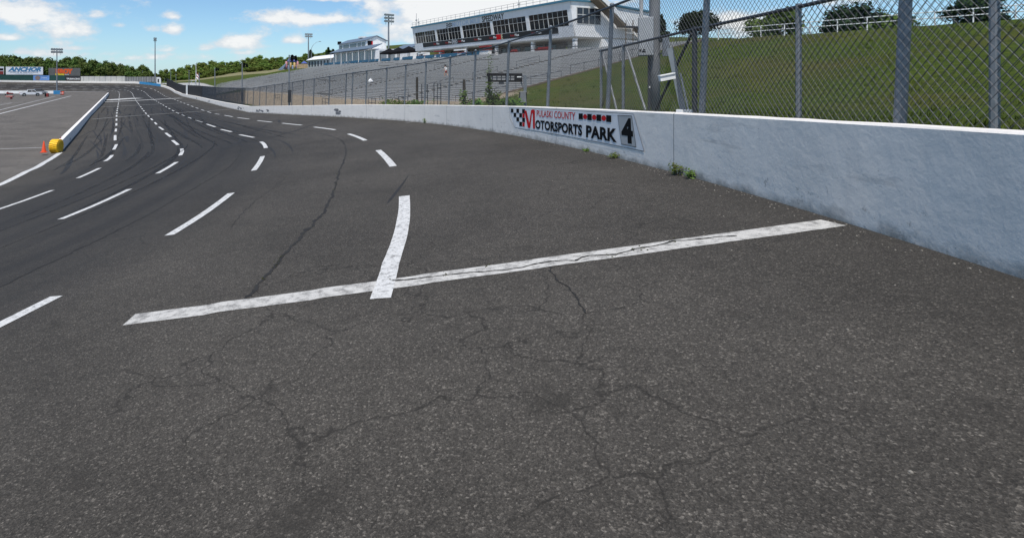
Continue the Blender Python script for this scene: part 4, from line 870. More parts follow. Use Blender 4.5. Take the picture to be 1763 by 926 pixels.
def clubhouse():
    root = frame_empty('clubhouse', 149, 71.3, 4.9, 'two storey white clubhouse with blue grey gabled roofs left of the press box', 'building'); LEN = 35
    mb = MB(); mb.box(.2, 0, -.4, 9, LEN, 4.2); mb.build('lower_wall', M_wpc, root); mb = MB(); mb.prism([(-1.2, 4.1), (2.2, 5.6), (2.2, 5.8), (-1.3, 4.35)], -.4, LEN+.4); mb.build('lower_roof', M_roof, root)
    for k in range(9): y = 1+k*3.75; mb = MB(); mb.box(.1, y, .6, .19, y+3.0, 3.7); w = mb.build('window', mat('pale_glass', (.2, .23, .25), .1, 0, .2, 1.), root); mb = MB(); mb.box(.03, y+1.45, .6, .09, y+1.55, 3.7); mb.box(.02, y-.1, .55, .095, y+.0, 3.75); mb.box(.02, y+3.0, .55, .095, y+3.1, 3.75); mb.build('frame', M_wp, w)
    for k in range(8): mb = MB(); mb.box(-1.1, .2+k*4.9, -.4, -.95, .35+k*4.9, 4.2); mb.build('porch_post', M_wp, root)
    mb = MB(); mb.box(2.2, 11, 4.3, 9.4, LEN, 7.5); mb.build('upper_wall', M_wp, root); mb = MB(); mb.prism([(2.2, 7.45), (5.8, 8.9), (9.4, 7.45)], 11.0, 11.15); mb.build('gable', M_wp, root)
    mb = MB(); mb.prism([(1.8, 7.35), (5.8, 8.95), (9.8, 7.35), (9.8, 7.55), (5.8, 9.15), (1.8, 7.55)], 10.6, LEN+.3); mb.build('upper_roof', M_roof, root)
    for y0, y1 in ((12.2, 14.6), (15.4, 18.0), (19, 24.5), (25.5, 30.5), (31.8, 34)): mb = MB(); mb.box(2.1, y0, 5.6, 2.19, y1, 7.0); mb.build('upper_window', mat('grey_glass', (.1, .115, .125), .12), root)
    mb = MB(); mb.box(2.6, 10.9, 5.8, 4.4, 10.98, 7.3); mb.build('gable_sign', M_black, root); mb = MB(); mb.box(4.0, 10.84, 5.9, 4.38, 10.89, 7.2); mb.build('sign_stripe', M_red, root)
    mb = MB(); mb.box(4.6, 20, 9.0, 6.4, 23, 9.5); mb.build('roof_unit', M_wp, root); mb = MB(); mb.box(1.6, 33.5, 7.6, 2.6, 34.8, 8.5); mb.build('roof_camera_box', M_black, root)
    for x in (1.5, 4.5): mb = MB(); mb.box(x, -.06, .6, x+2.4, -.01, 3.6); mb.build('end_window', mat('pale_glass', (.2, .23, .25), .1), root)
    root = frame_empty('annex', 139, 78, 4.9, 'small white gabled annex tucked behind the black canopies', 'building'); mb = MB(); mb.prism([(0, -.3), (0, 3.9), (3.2, 5.2), (6.4, 3.9), (6.4, -.3)], 0, 10); mb.build('wall', M_wp, root); mb = MB(); mb.prism([(-.4, 3.85), (3.2, 5.3), (6.8, 3.85), (6.8, 4.05), (3.2, 5.5), (-.4, 4.05)], -.3, 10.3); mb.build('roof', M_roof, root); mb = MB(); mb.box(2, -.05, 1, 4, -.01, 2.6); mb.build('window', M_glass, root)
    root = frame_empty('long_shed', 188, 73, 4.6, 'long low shed with a bright white pitched roof left of the clubhouse', 'shed'); mb = MB(); mb.box(0, 0, -1.5, 6, 30, 3.0); mb.build('wall', mat('shed_grey', (.42, .43, .42), .8), root); mb = MB(); mb.prism([(-.6, 3.0), (3, 4.6), (6.6, 3.0), (6.6, 3.15), (3, 4.75), (-.6, 3.15)], -.4, 30.4); mb.build('roof', M_wp, root)
    for k in range(8): mb = MB(); mb.box(-.05, 1.5+k*3.6, .4, -.01, 3.3+k*3.6, 2.5); mb.build('doorway', M_dsteel, root)
    labs = ['black pop-up canopy nearest the clubhouse corner', 'middle black pop-up canopy beside the clubhouse', 'black pop-up canopy nearest the press box end']
    for i, T in enumerate((141, 135.2, 129.4)):
        root = frame_empty('canopy', T, 70.5, 4.9, labs[i], 'canopy', 'black canopies between clubhouse and press box'); mb = MB(); mb.poly([(-.2, -2.6, 2.6), (3.2, -2.6, 2.6), (3.2, 2.6, 2.6), (-.2, 2.6, 2.6)]); mb.v += [(1.5, 0, 3.9)]; mb.f += [(0, 1, 4), (1, 2, 4), (2, 3, 4), (3, 0, 4)]; mb.box(-.25, -2.65, 2.2, 3.25, 2.65, 2.6); mb.build('roof_cover', M_black, root)
        for x, y in ((-.1, -2.5), (-.1, 2.5), (3.1, -2.5), (3.1, 2.5)): mb = MB(); mb.box(x-.05, y-.05, -.3, x+.05, y+.05, 2.2); mb.build('leg', M_black, root)
clubhouse()
#@@NEXT
# ------------------------------------------------------------------ pit wall, tyre, cone
def pit_wall():
    a, b = surf(*hit(106, 262)), surf(*hit(187.5, 163.4)); d = b-a; l = Vector((d.x, d.y, 0)).length; ang = math.atan2(d.y, d.x)
    root = empty('pit_wall', a, ang, 'straight low white concrete pit wall separating the infield from the track', 'wall'); n = 60; H = .68; W_ = .34
    mb = MB(); mb.uv = []
    for i in range(n+1):
        x = l*i/n; p = a+d*i/n; s, o = so(p.x, p.y); z = p.z-a.z; j = .008*mnoise.noise((i*.7, 0, 3)); hh = H-.1*i/n
        for y, zz in ((0, z-.5), (.04+j, z+hh), (W_-.04, z+hh), (W_, z-.5)): mb.v.append((x, y, zz)); mb.uv.append((x, max(0, zz-z)))
    for i in range(n):
        for k in range(3): mb.f.append((i*4+k, i*4+k+1, i*4+5+k, i*4+4+k))
    mb.f += [(3, 2, 1, 0), (n*4, n*4+1, n*4+2, n*4+3)]; mb.build('wall', M_wall, root)
    mb = MB(); mb.box(6, -.012, .12, 6.5, -.002, .3); mb.box(l*.62, -.03, .05, l*.62+9, .03, .42); mb.build('scuff_patch', mat('scuff_pale', (.4, .4, .42), .8, 0, .4, 1.), root)
pit_wall()
def tyre_and_cone():
    p = surf(*hit(97, 263)); d = p.y; dirx = Vector((-p.x, -p.y, 0)).normalized()
    root = empty('tractor_tyre', p, math.atan2(dirx.y, dirx.x)-R(28), 'big yellow painted lugged tyre standing at the nose of the pit wall', 'tyre'); Rr = .42; w = .27
    M2 = Matrix.Translation((0, 0, Rr)) @ Matrix.Rotation(R(90), 4, 'X') ; mb = MB()
    prof = [(.22, -w), (.33, -w*1.05), (Rr-.03, -w*.9), (Rr, -w*.7), (Rr, w*.7), (Rr-.03, w*.9), (.33, w*1.05), (.22, w)]; M3 = Matrix.Translation((0, 0, Rr)) @ Matrix.Rotation(R(-90), 4, 'X'); mb.lathe(prof, 36, M3); mb.build('tyre', mat('shaded_yellow', (.6, .36, .015), .7, 0, .2, 6.), root, smooth=False)  # darker yellow than the lugs: shade in the tread gaps painted into the colour
    mb = MB()
    for k in range(20):
        t = 2*math.pi*k/20
        for sg in (-1, 1):
            Mk = Matrix.Translation((0, 0, Rr)) @ Matrix.Rotation(t+(.12 if sg > 0 else 0), 4, 'Y'); mb.box(-.05, -.02 if sg > 0 else -w*.95, Rr-.02, .05, w*.95 if sg > 0 else .02, Rr+.03, M=Mk)
    mb.build('tread_lugs', M_yel, root); mb = MB(); mb.lathe([(.2, -w*.6), (.215, 0), (.2, w*.6)], 24, M3); mb.build('hub_hole', M_black, root)
    p = surf(*hit(75.5, 263)) if False else flat(75.5, 262.5)
    root = empty('traffic_cone', p, .3, 'bright orange traffic cone beside the yellow tyre', 'traffic cone'); mb = MB(); mb.box(-.19, -.19, 0, .19, .19, .035); mb.build('base', M_or, root, bevel=.012); mb = MB(); mb.lathe([(.145, .03), (.135, .06), (.032, .69), (.02, .71)], 24); mb.build('cone', M_or, root, smooth=True)
    p = flat(104.5, 253.2); root = empty('traffic_cone', p, .3, 'small dark red cone peeking over the near end of the pit wall', 'traffic cone'); mb = MB(); mb.box(-.17, -.17, 0, .17, .17, .03); mb.build('base', M_redd, root); mb = MB(); mb.lathe([(.13, .03), (.03, .66), (.02, .68)], 16); mb.build('cone', M_redd, root)
tyre_and_cone()

# ------------------------------------------------------------------ infield: pickup, car, mast base, far pit wall
def wheel(parent, x, y, r, w):
    M2 = Matrix.Translation((x, y, r)) @ Matrix.Rotation(R(90), 4, 'X'); wr = empty('wheel', (0, 0, 0)); wr.parent = parent
    mb = MB(); mb.lathe([(r*.6, -w/2), (r*.92, -w/2), (r, -w*.35), (r, w*.35), (r*.92, w/2), (r*.6, w/2)], 22, M2); mb.build('tyre', M_tyre, wr); mb = MB(); mb.lathe([(r*.62, -w*.52), (r*.62, w*.52)], 18, M2); mb.build('rim', M_chrome, wr)
def vehicles():
    p = flat(53, 165.5); root = empty('pickup_truck', p, math.atan2(-p.x, p.y)*0+R(4)+math.atan2(-p.x, p.y), 'white crew cab pickup truck parked side on in the infield', 'pickup truck'); root.scale = (.85,)*3; m = mat('white_car_paint', (.75, .76, .78), .25, 0, .02, coat=.5)
    mb = MB(); low = [(-3.0, .55), (-3.05, 1.0), (-2.98, 1.22), (2.85, 1.18), (3.05, 1.02), (3.1, .6), (2.9, .45), (-2.9, .45)]; mb.prism([(-x, z) for x, z in low][::-1], -.95, .95); mb.build('body', m, root, bevel=.05)
    mb = MB(); mb.prism([(1.75, 1.18), (1.0, 1.92), (-1.0, 1.95), (-1.25, 1.2)], -.85, .85); mb.build('cab', m, root, bevel=.06)
    for s in (-1, 1):
        y = s*.86
        for x0, x1, x2, x3 in ((1.42, .95, .3, .3), (.18, .18, -.85, -1.0)): mb = MB(); mb.prism([(x0, 1.26), (x1, 1.82), (x2, 1.84), (x3, 1.26)], y-.012, y+.012); mb.build('side_window', M_carglass, root)
        for x in (.24, -1.1): mb = MB(); mb.box(x-.01, s*.955-.006, .6, x+.01, s*.955+.006, 1.2); mb.build('door_seam', M_black, root)
        mb = MB(); mb.box(1.2, s*1.0-.1, 1.2, 1.4, s*1.0+.1, 1.4); mb.build('mirror', M_black, root)
        mb = MB(); mb.box(2.9, s*.7-.16, .8, 3.13, s*.7+.16, 1.0); mb.build('headlight', M_chrome, root); mb = MB(); mb.box(-3.08, s*.82-.1, .8, -3.0, s*.82+.1, 1.12); mb.build('tail_light', M_red, root)
        for x in (1.85, -1.85):
            mb = MB(); M2 = Matrix.Translation((x, s*.945, .45)) @ Matrix.Rotation(R(90), 4, 'X'); mb.lathe([(.53, -.02), (.53, .02)], 20, M2); mb.build('wheel_arch', M_black, root); wheel(root, x, s*.86, .42, .26)
    mb = MB(); mb.prism([(1.72, 1.24), (1.08, 1.88), (1.12, 1.9), (1.78, 1.24)], -.75, .75); mb.build('windscreen', M_carglass, root); mb = MB(); mb.box(2.95, -.9, .45, 3.18, .9, .72); mb.box(-3.18, -.9, .5, -3.0, .9, .72); mb.build('bumper', M_chrome, root)
    mb = MB(); mb.box(-2.9, -.8, 1.16, -1.35, .8, 1.235); mb.build('bed_floor', M_black, root)
    p = flat(68, 162.6); root = empty('hatchback_car', p, math.atan2(-p.x, p.y)+R(8), 'dark glazed silver hatchback half hidden behind the white pickup truck', 'car'); m2 = mat('silver_car_paint', (.32, .33, .35), .3, .3, .03)
    mb = MB(); mb.prism([(-2.1, .3), (-2.15, .75), (-1.9, 1.0), (1.2, .98), (2.05, .8), (2.15, .35)][::-1], -.85, .85); mb.build('body', m2, root, bevel=.05); mb = MB(); mb.prism([(-1.85, .98), (-1.3, 1.48), (.4, 1.5), (1.25, .98)][::-1], -.74, .74); mb.build('cabin', M_carglass, root, bevel=.04); mb = MB(); mb.prism([(-1.3, 1.47), (.4, 1.49), (.4, 1.54), (-1.25, 1.53)], -.72, .72); mb.build('roof', m2, root)
    for s in (-1, 1):
        for x in (1.3, -1.3): wheel(root, x, s*.78, .32, .2)
        mb = MB(); mb.box(2.0, s*.6-.15, .6, 2.12, s*.6+.15, .75); mb.build('headlight', M_chrome, root)
    p = flat(17, 171); root = empty('equipment_cart', p, .2, 'red and pink equipment cart in front of the dark flatbed trailer', 'cart'); root.scale = (.75,)*3; mb = MB(); mb.box(-.7, -.5, .55, .9, .5, .72); mb.box(.2, -.3, -.0, .6, .3, .55); mb.build('stand', M_redd, root); mb = MB(); mb.box(-1.1, -.45, .72, .9, .45, 1.05); mb.build('tray', mat('faded_red', (.5, .25, .22), .7), root, bevel=.04)
    p = flat(12, 165); root = empty('utility_trailer', p, math.atan2(-p.x, p.y)+.1, 'low dark flatbed trailer with a red engine block on it', 'trailer'); root.scale = (.75,)*3; mb = MB(); mb.box(-2.2, -.9, .45, 2.2, .9, .6); mb.box(2.2, -.06, .45, 3.4, .06, .55); mb.build('flatbed', M_dsteel, root); mb = MB(); mb.prism([(-.2, .6), (-.1, 1.2), (.3, 1.5), (.5, 1.1), (1.9, .95), (2.0, .6)][::-1], -.5, .5); mb.build('load', M_redd, root, bevel=.05)
    for s in (-1, 1): wheel(root, -.2, s*.95, .34, .2)
    p = flat(82, 166.8); root = empty('oil_drum', p, 0, 'dull red steel drum standing right of the pickup truck', 'drum'); mb = MB(); mb.lathe([(.3, 0), (.3, .3), (.315, .31), (.3, .33), (.3, .6), (.315, .61), (.3, .63), (.3, .9), (.27, .9)], 18); mb.build('drum', M_redd, root); p = flat(79, 166.8); root = empty('oil_drum', p, 0, 'black steel drum touching the dull red drum beside the pickup', 'drum'); mb = MB(); mb.lathe([(.28, 0), (.28, .3), (.295, .31), (.28, .33), (.28, .88), (.25, .88)], 18); mb.build('drum', M_black, root)
    for i, (u, c, lab) in enumerate([(105.5, M_redd, 'red water barrel right of the blue mast base'), (108.5, M_or, 'orange water barrel outermost beside the blue mast base')]):
        p = flat(u, 163.5); root = empty('barrel', p, 0, lab, 'barrel', 'barrels by the blue mast base'); mb = MB(); mb.lathe([(.26, 0), (.33, .15), (.33, .75), (.26, .9)], 16); mb.build('barrel', c, root); mb = MB(); mb.lathe([(.335, .4), (.335, .55)], 16); mb.build('band', M_wp, root)
    a, b = flat(-40, 161.3), flat(93, 161.3); d = b-a; root = empty('infield_wall', b, math.atan2(-d.y, -d.x), 'low white barrier wall running behind the pickup to the blue mast base', 'wall'); l = d.length; mb = MB(); mb.uv = None; mb.box(0, -.15, -.2, l, .15, .86); mb.build('wall', M_wp, root)
vehicles()

# ------------------------------------------------------------------ floodlight masts, speaker poles, flag pole, street lamp
def mast(loc, h, w, rows, cols, label, base=None, yaw=0., r=.16, dz=.55, ls=1.):
    root = empty('floodlight_mast', loc, yaw, label, 'floodlight'); mb = MB(); mb.lathe([(r*1.25, -.5), (r*1.1, h*.3), (r*.75, h)], 10); mb.build('pole', M_galv, root)
    mb = MB()
    for k in range(rows): z = h-.1-k*dz; mb.box(-w/2, -.05, z-.05, w/2, .05, z+.05)
    mb.box(-w*.3, -.06, h-rows*dz, -w*.3+.07, .06, h); mb.box(w*.3, -.06, h-rows*dz, w*.3+.07, .06, h); mb.build('crossarm', M_galv, root)
    for k in range(rows):
        for c in range(cols):
            x = -w/2+w*(c+.5)/cols; z = h-.1-k*dz+.28; M2 = Matrix.Translation((x, -.2, z)) @ Matrix.Rotation(R(115), 4, 'X'); mb = MB(); mb.lathe([(a*ls, b*ls) for a, b in ((.05, -.22), (.15, -.12), (.23, .1), (.25, .16), (.21, .17))], 12, M2); lm = mb.build('lamp', M_galv, root); mb = MB(); mb.lathe([(.2*ls, .172*ls), (.2*ls, .18*ls)], 12, M2); mb.build('lens', mat('lamp_lens', (.6, .6, .58), .15), lm)
    if base: mb = MB(); mb.box(-base/2, -base/2, -.1, base/2, base/2, 1.05); mb.build('base_block', M_blue, root, bevel=.03)
    return root
p = flat(98, 162.5); mast(p, 13.4, 3.2, 2, 5, 'floodlight mast with two lamp rows rising from a blue block in the infield', 1.9, math.atan2(-p.x, p.y), .17, .8, 1.5)
d = behind(267, 6, 120); p = ray(267, 136, d); g = terr(p.x, p.y); mast(Vector((p.x, p.y, g)), ray(267, 67, d).z-g, 1.2, 2, 2, 'tall slim floodlight mast with few lamps beyond the blue wall panel', None, .4, .2, .7, 1.3)
p = ray(531, 136, 232); g = terr(p.x, p.y); mast(Vector((p.x, p.y, g)), ray(531, 60, 232).z-g, 3.4, 2, 5, 'floodlight mast rising between the play area and the long shed', None, R(25), .28, .9, 1.6)
p = ray(669, 136, 190); g = terr(p.x, p.y); mast(Vector((p.x, p.y, g)), ray(669, 27, 190).z-g, 4.2, 3, 6, 'tall floodlight mast with big lamp bank behind the clubhouse', None, R(35), .3, 1.1, 1.7)
def poles():
    for u, v0, e, sz, lab in [(498, 95, 1.2, 1.0, 'nearest speaker pole with black horn cluster, rising in front of the play area'), (417, 109, 1.4, 1.0, 'speaker pole with black horns against the tan field'), (370, 117, 1.4, .9, 'farther speaker pole with horns against the hillside trees'), (343, 126, 1.4, .7, 'farthest small speaker pole right of the flagpole')]:
        d = behind(u, e); p = ray(u, v0, d); g = terr(p.x, p.y); root = empty('speaker_pole', (p.x, p.y, g), TH, lab, 'speaker pole', 'speaker poles behind the fence'); h = p.z-g; mb = MB(); mb.lathe([(.11, -.3), (.1, h*.5), (.08, h)], 10); mb.build('pole', M_galv, root)
        for i, (dx, dz, yy) in enumerate([(.25, -.15, 10), (.62, -.22, 40), (.3, -.5, -20), (.68, -.48, 15)]):
            M2 = Matrix.Translation((dx*sz, -.1, h+dz*sz)) @ Matrix.Rotation(R(yy), 4, 'Z') @ Matrix.Rotation(R(100), 4, 'X'); mb = MB(); mb.lathe([(.06, -.25), (.08, -.1), (.2*sz, .12), (.21*sz, .14), (.15*sz, .1)], 12, M2); mb.build('horn', M_black, root)
        mb = MB(); mb.box(0, -.04, h-.35, .6*sz, .04, h-.28); mb.build('bracket', M_dsteel, root)
        if u in (417, 498): mb = MB(); mb.box(-.16, -.2, .5, .16, .0, 1.9); mb.build('control_box', M_dsteel, root)
    d = behind(337.5, 3.0); p = ray(337.5, 110, d); g = terr(p.x, p.y); root = empty('flagpole', (p.x, p.y, g), TH, 'white flagpole with a drooping red striped flag beyond the fence', 'flagpole'); h = p.z-g; mb = MB(); mb.lathe([(.1, -.2), (.09, h*.6), (.06, h)], 10); mb.lathe([(.02, h), (.1, h+.08), (.02, h+.18)], 8); mb.build('pole', M_wp, root)
    mb = MB(); n = 9
    for i in range(n):
        t = i/(n-1); x = .1+t*.75; yy = .12*math.sin(t*7)
        for j in range(5): mb.v.append((x, yy+.05*j*math.sin(j+t*3), h*.72-j*.42-t*t*1.1))
    for i in range(n-1):
        for j in range(4): mb.f.append((i*5+j, i*5+j+1, i*5+6+j, i*5+5+j)); mb.m.append(j % 2)
    mb.build('flag', [M_redd, M_wp], root)
    d = behind(333, 2.2); p = ray(333, 145, d); g = terr(p.x, p.y); root = empty('starter_hut', (p.x, p.y, g), TH, 'small white open fronted hut at the foot of the flagpole', 'hut'); zt = ray(333, 139.5, d).z-g; mb = MB(); mb.box(-.6, -.7, -.2, .6, .7, zt-.9); mb.box(-.6, -.7, zt-.9, -.5, -.6, zt); mb.box(-.6, .6, zt-.9, -.5, .7, zt); mb.box(.5, -.7, zt-.9, .6, .7, zt); mb.build('wall', M_wp, root); mb = MB(); mb.box(-.75, -.85, zt, .75, .85, zt+.1); mb.build('roof', M_wp, root)
    d0 = behind(322.5, .25); p = ray(322.5, 148, d0); s, o = so(p.x, p.y); root = empty('gate_panel', wp(s, WH(s), -.2), st(s)[2]+R(90), 'white cloth covered gate panel in the black screened fence', 'gate'); mb = MB()
    for k in range(7):
        y = .05*math.sin(k*1.9); mb.v += [(k*.55-1.6, y, 0), (k*.55-1.6, y*.4, 2.75), (k*.55-1.6, y+.03, 0), (k*.55-1.6, y*.4+.03, 2.75)]
    for k in range(6): b = 4*k; mb.f += [(b, b+1, b+5, b+4), (b+2, b+6, b+7, b+3)]
    mb.build('panel', M_wp, root); mb = MB(); mb.tube([(1.9, 0, -.6), (1.9, 0, 3.0)], .1, 8); mb.build('gate_post', M_wp, root)
    p = ray(536, 110, 228); g = terr(p.x, p.y); root = empty('street_lamp', (p.x, p.y, g), 0, 'street lamp with a long curved arm beside the floodlight mast', 'street lamp'); h = ray(536, 84, 228).z-g; mb = MB(); mb.tube([(0, 0, -.3), (0, 0, h), (.8, 0, h+1.5), (2.2, 0, h+2.6), (3.4, 0, h+2.9)], [.13, .1, .07, .06, .05], 8); mb.build('pole', M_galv, root); mb = MB(); mb.prism([(3.1, h+2.8), (4.1, h+2.78), (4.1, h+2.95), (3.3, h+3.05)], -.2, .2); mb.build('lamp_head', M_galv, root)
    for i, (u, vt, e, lab) in enumerate([(294, 124, 2, 'thin bare pole nearest the far turn fence corner'), (303, 128, 2.4, 'thin bare pole second from the far turn corner'), (325.5, 122, 2.2, 'thin bare pole between the gate and the wooded slope')]):
        d = behind(u, e); p = ray(u, vt, d); g = terr(p.x, p.y); root = empty('thin_pole', (p.x, p.y, g), 0, lab, 'pole', 'thin poles by the far turn'); mb = MB(); mb.lathe([(.1, -.3), (.08, p.z-g)], 8); mb.build('pole', M_galv, root); mb = MB(); mb.box(-.3, -.05, p.z-g-.1, .3, .05, p.z-g); mb.build('crossarm', M_galv, root)
poles()

# ------------------------------------------------------------------ billboards and fences round the far turn
def chord(u0, u1, v0, v1, e, name, m, label, cat, th=.2, posts=True, group=None):
    d0, d1 = behind(u0, e), behind(u1, e); a, b = ray(u0, v0, d0), ray(u1, v0, d1); dm = (d0+d1)/2; zt, zb = ray(0, v0, dm).z, ray(0, v1, dm).z
    ang = math.atan2(b.y-a.y, b.x-a.x); l = math.hypot(b.x-a.x, b.y-a.y); g = min(terr(a.x, a.y), terr(b.x, b.y)); root = empty(name, (a.x, a.y, g), ang, label, cat, group); zt -= g; zb -= g
    mb = MB(); mb.box(0, 0, zb, l, th, zt); pn = mb.build('panel', m, root)
    if posts:
        for k in range(int(l/4)+2): x = min(l-.1, .1+k*4); mb = MB(); mb.box(x-.09, th+.002, -.3, x+.09, th+.18, zt); mb.build('post', M_dsteel, root)
    return root, pn, l, zb, zt
def far_turn():
    def T(root, name, m, body, l, zb, zt, x0, x1, y0, y1, out=.02, **kw):
        mb = MB(); text_to(mb, body, lambda a, b: (a*l, -out, zb+(zt-zb)*b), x0, x1, y0, y1, **kw); return mb.build(name, m, root)
    r, pn, l, zb, zt = chord(10, 74, 115.5, 129, 3.2, 'billboard', mat('board_white', (.72, .73, .76), .6, 0, .03), 'white billboard with slanted blue lettering above the dark green fence', 'billboard')
    bl = mat('logo_blue', (.05, .18, .34), .6); T(r, 'lettering', bl, 'ANCHOR', l, zb, zt, .06, .95, .42, .97, offset=.06, shear=.3); T(r, 'small_lettering', mat('navy', (.03, .05, .12), .6), 'SIGNS & GRAPHICS', l, zb, zt, .12, .86, .23, .34); T(r, 'small_lettering', bl, 'www.anchor.com', l, zb, zt, .25, .72, .06, .16)
    mb = MB(); mb.box(.05*l, -.03, zb+(zt-zb)*.375, .9*l, -.005, zb+(zt-zb)*.40); mb.build('underline', bl, r)
    r, pn, l, zb, zt = chord(83.5, 138, 117.5, 131, 3.2, 'billboard', mat('board_grey', (.10, .10, .098), .6, 0, .2, .4), 'dark grey billboard with orange and yellow lettering by the mast', 'billboard')
    T(r, 'lettering', mat('orange_ink', (.62, .09, .015), .6), 'KROY', l, zb, zt, .23, .77, .25, .90, offset=.09); T(r, 'lettering', mat('yellow_ink', (.7, .55, .02), .6), 'LOANS', l, zb, zt, .22, .50, .06, .34, offset=.07); T(r, 'small_lettering', M_wp, 'NV', l, zb, zt, .53, .65, .08, .24, .03)
    r, pn, l, zb, zt = chord(-22, 6.8, 115, 128.5, 3.2, 'billboard', mat('board_white', (.72, .73, .76), .6, 0, .03), 'partly cropped white billboard with a dark red band at the left edge', 'billboard'); mb = MB(); mb.box(.02*l, -.03, zb+.05, .97*l, -.004, zb+(zt-zb)*.42); mb.build('red_band', M_redd, r); mb = MB(); mb.box(.5*l, -.03, zb+(zt-zb)*.5, .96*l, -.004, zb+(zt-zb)*.78); mb.build('black_band', M_black, r)
    r, pn, l, zb, zt = chord(-30, 56.5, 129.3, 139, 1.0, 'green_fence', M_dgreen, 'long dark green panel fence under the white billboard', 'fence')
    r, pn, l, zb, zt = chord(85.5, 112, 130, 139, 1.0, 'green_fence', M_dgreen, 'short dark green panel fence behind the floodlight mast', 'fence')
    r, pn, l, zb, zt = chord(57, 85, 130.3, 138.8, .9, 'banner', mat('banner_blue', (.12, .24, .50), .6, 0, .3, .3), 'blue sponsor banner with a round crest between the green fences', 'banner'); mb = MB(); mb.poly([(l*.28+.9*math.cos(a*.314), -.02, (zt+zb)/2+.45*(zt-zb)*math.sin(a*.314)) for a in range(20)]); mb.build('crest', mat('crest_brown', (.2, .15, .14), .6), r); T(r, 'lettering', mat('pale_blue', (.45, .56, .74), .6), 'Virginia', l, zb, zt, .5, .84, .35, .68, offset=.03)
    r, pn, l, zb, zt = chord(112.5, 138.3, 131.5, 139.3, .9, 'banner', mat('banner_dark', (.025, .025, .028), .6), 'black banner with white capital lettering at the end of the green fence', 'banner'); T(r, 'lettering', M_wp, 'TPURRACING', l, zb, zt, .08, .97, .22, .58, offset=.03)
    r, pn, l, zb, zt = chord(139, 215, 131.8, 141.5, 1.0, 'block_wall', mat('pale_panel', (.50, .49, .46), .8, 0, .1, .25, dirt=(.38, .38, .37), dscale=.3), 'long pale grey panel wall behind the far turn', 'wall', .25, False)
    for k in range(8): mb = MB(); x = l*(k+.5)/8; mb.box(x-.05, -.04, zb, x+.05, -.003, zt); mb.build('joint_strip', M_galv, r)
    r, pn, l, zb, zt = chord(215.5, 268, 132.6, 141.5, 1.0, 'screen_fence', mat('grey_screen', (.235, .235, .235), .8, 0, .25, .6), 'mottled dark grey screen fence behind the blue wall panel', 'fence')
    for k in range(12): mb = MB(); x = l*(k+.5)/12; mb.box(x-.06, -.05, zb, x+.06, -.003, zt+.15); mb.build('front_post', M_dsteel, r)
    d = behind(273, 1.5); p = ray(273, 142, d); s = so(p.x, p.y)[0]; g = terr(p.x, p.y); root = empty('white_booth', (p.x, p.y, g), math.atan2(-p.x, p.y), 'white box booth with a dark square opening at the turn entry', 'booth'); k = d/F; zt = ray(0, 133.3, d).z-g; mb = MB(); mb.prism([(-3.2*k, -.4), (3.2*k, -.4), (4.2*k, zt*.35), (3.7*k, zt*.85), (1.5*k, zt), (-3.4*k, zt), (-3.6*k, zt*.5)], 0, 2.); mb.build('shell', M_wp, root); mb = MB(); mb.box(-1.6*k, -.03, zt*.25, .6*k, -.004, zt*.75); mb.build('opening', M_black, root)
far_turn()

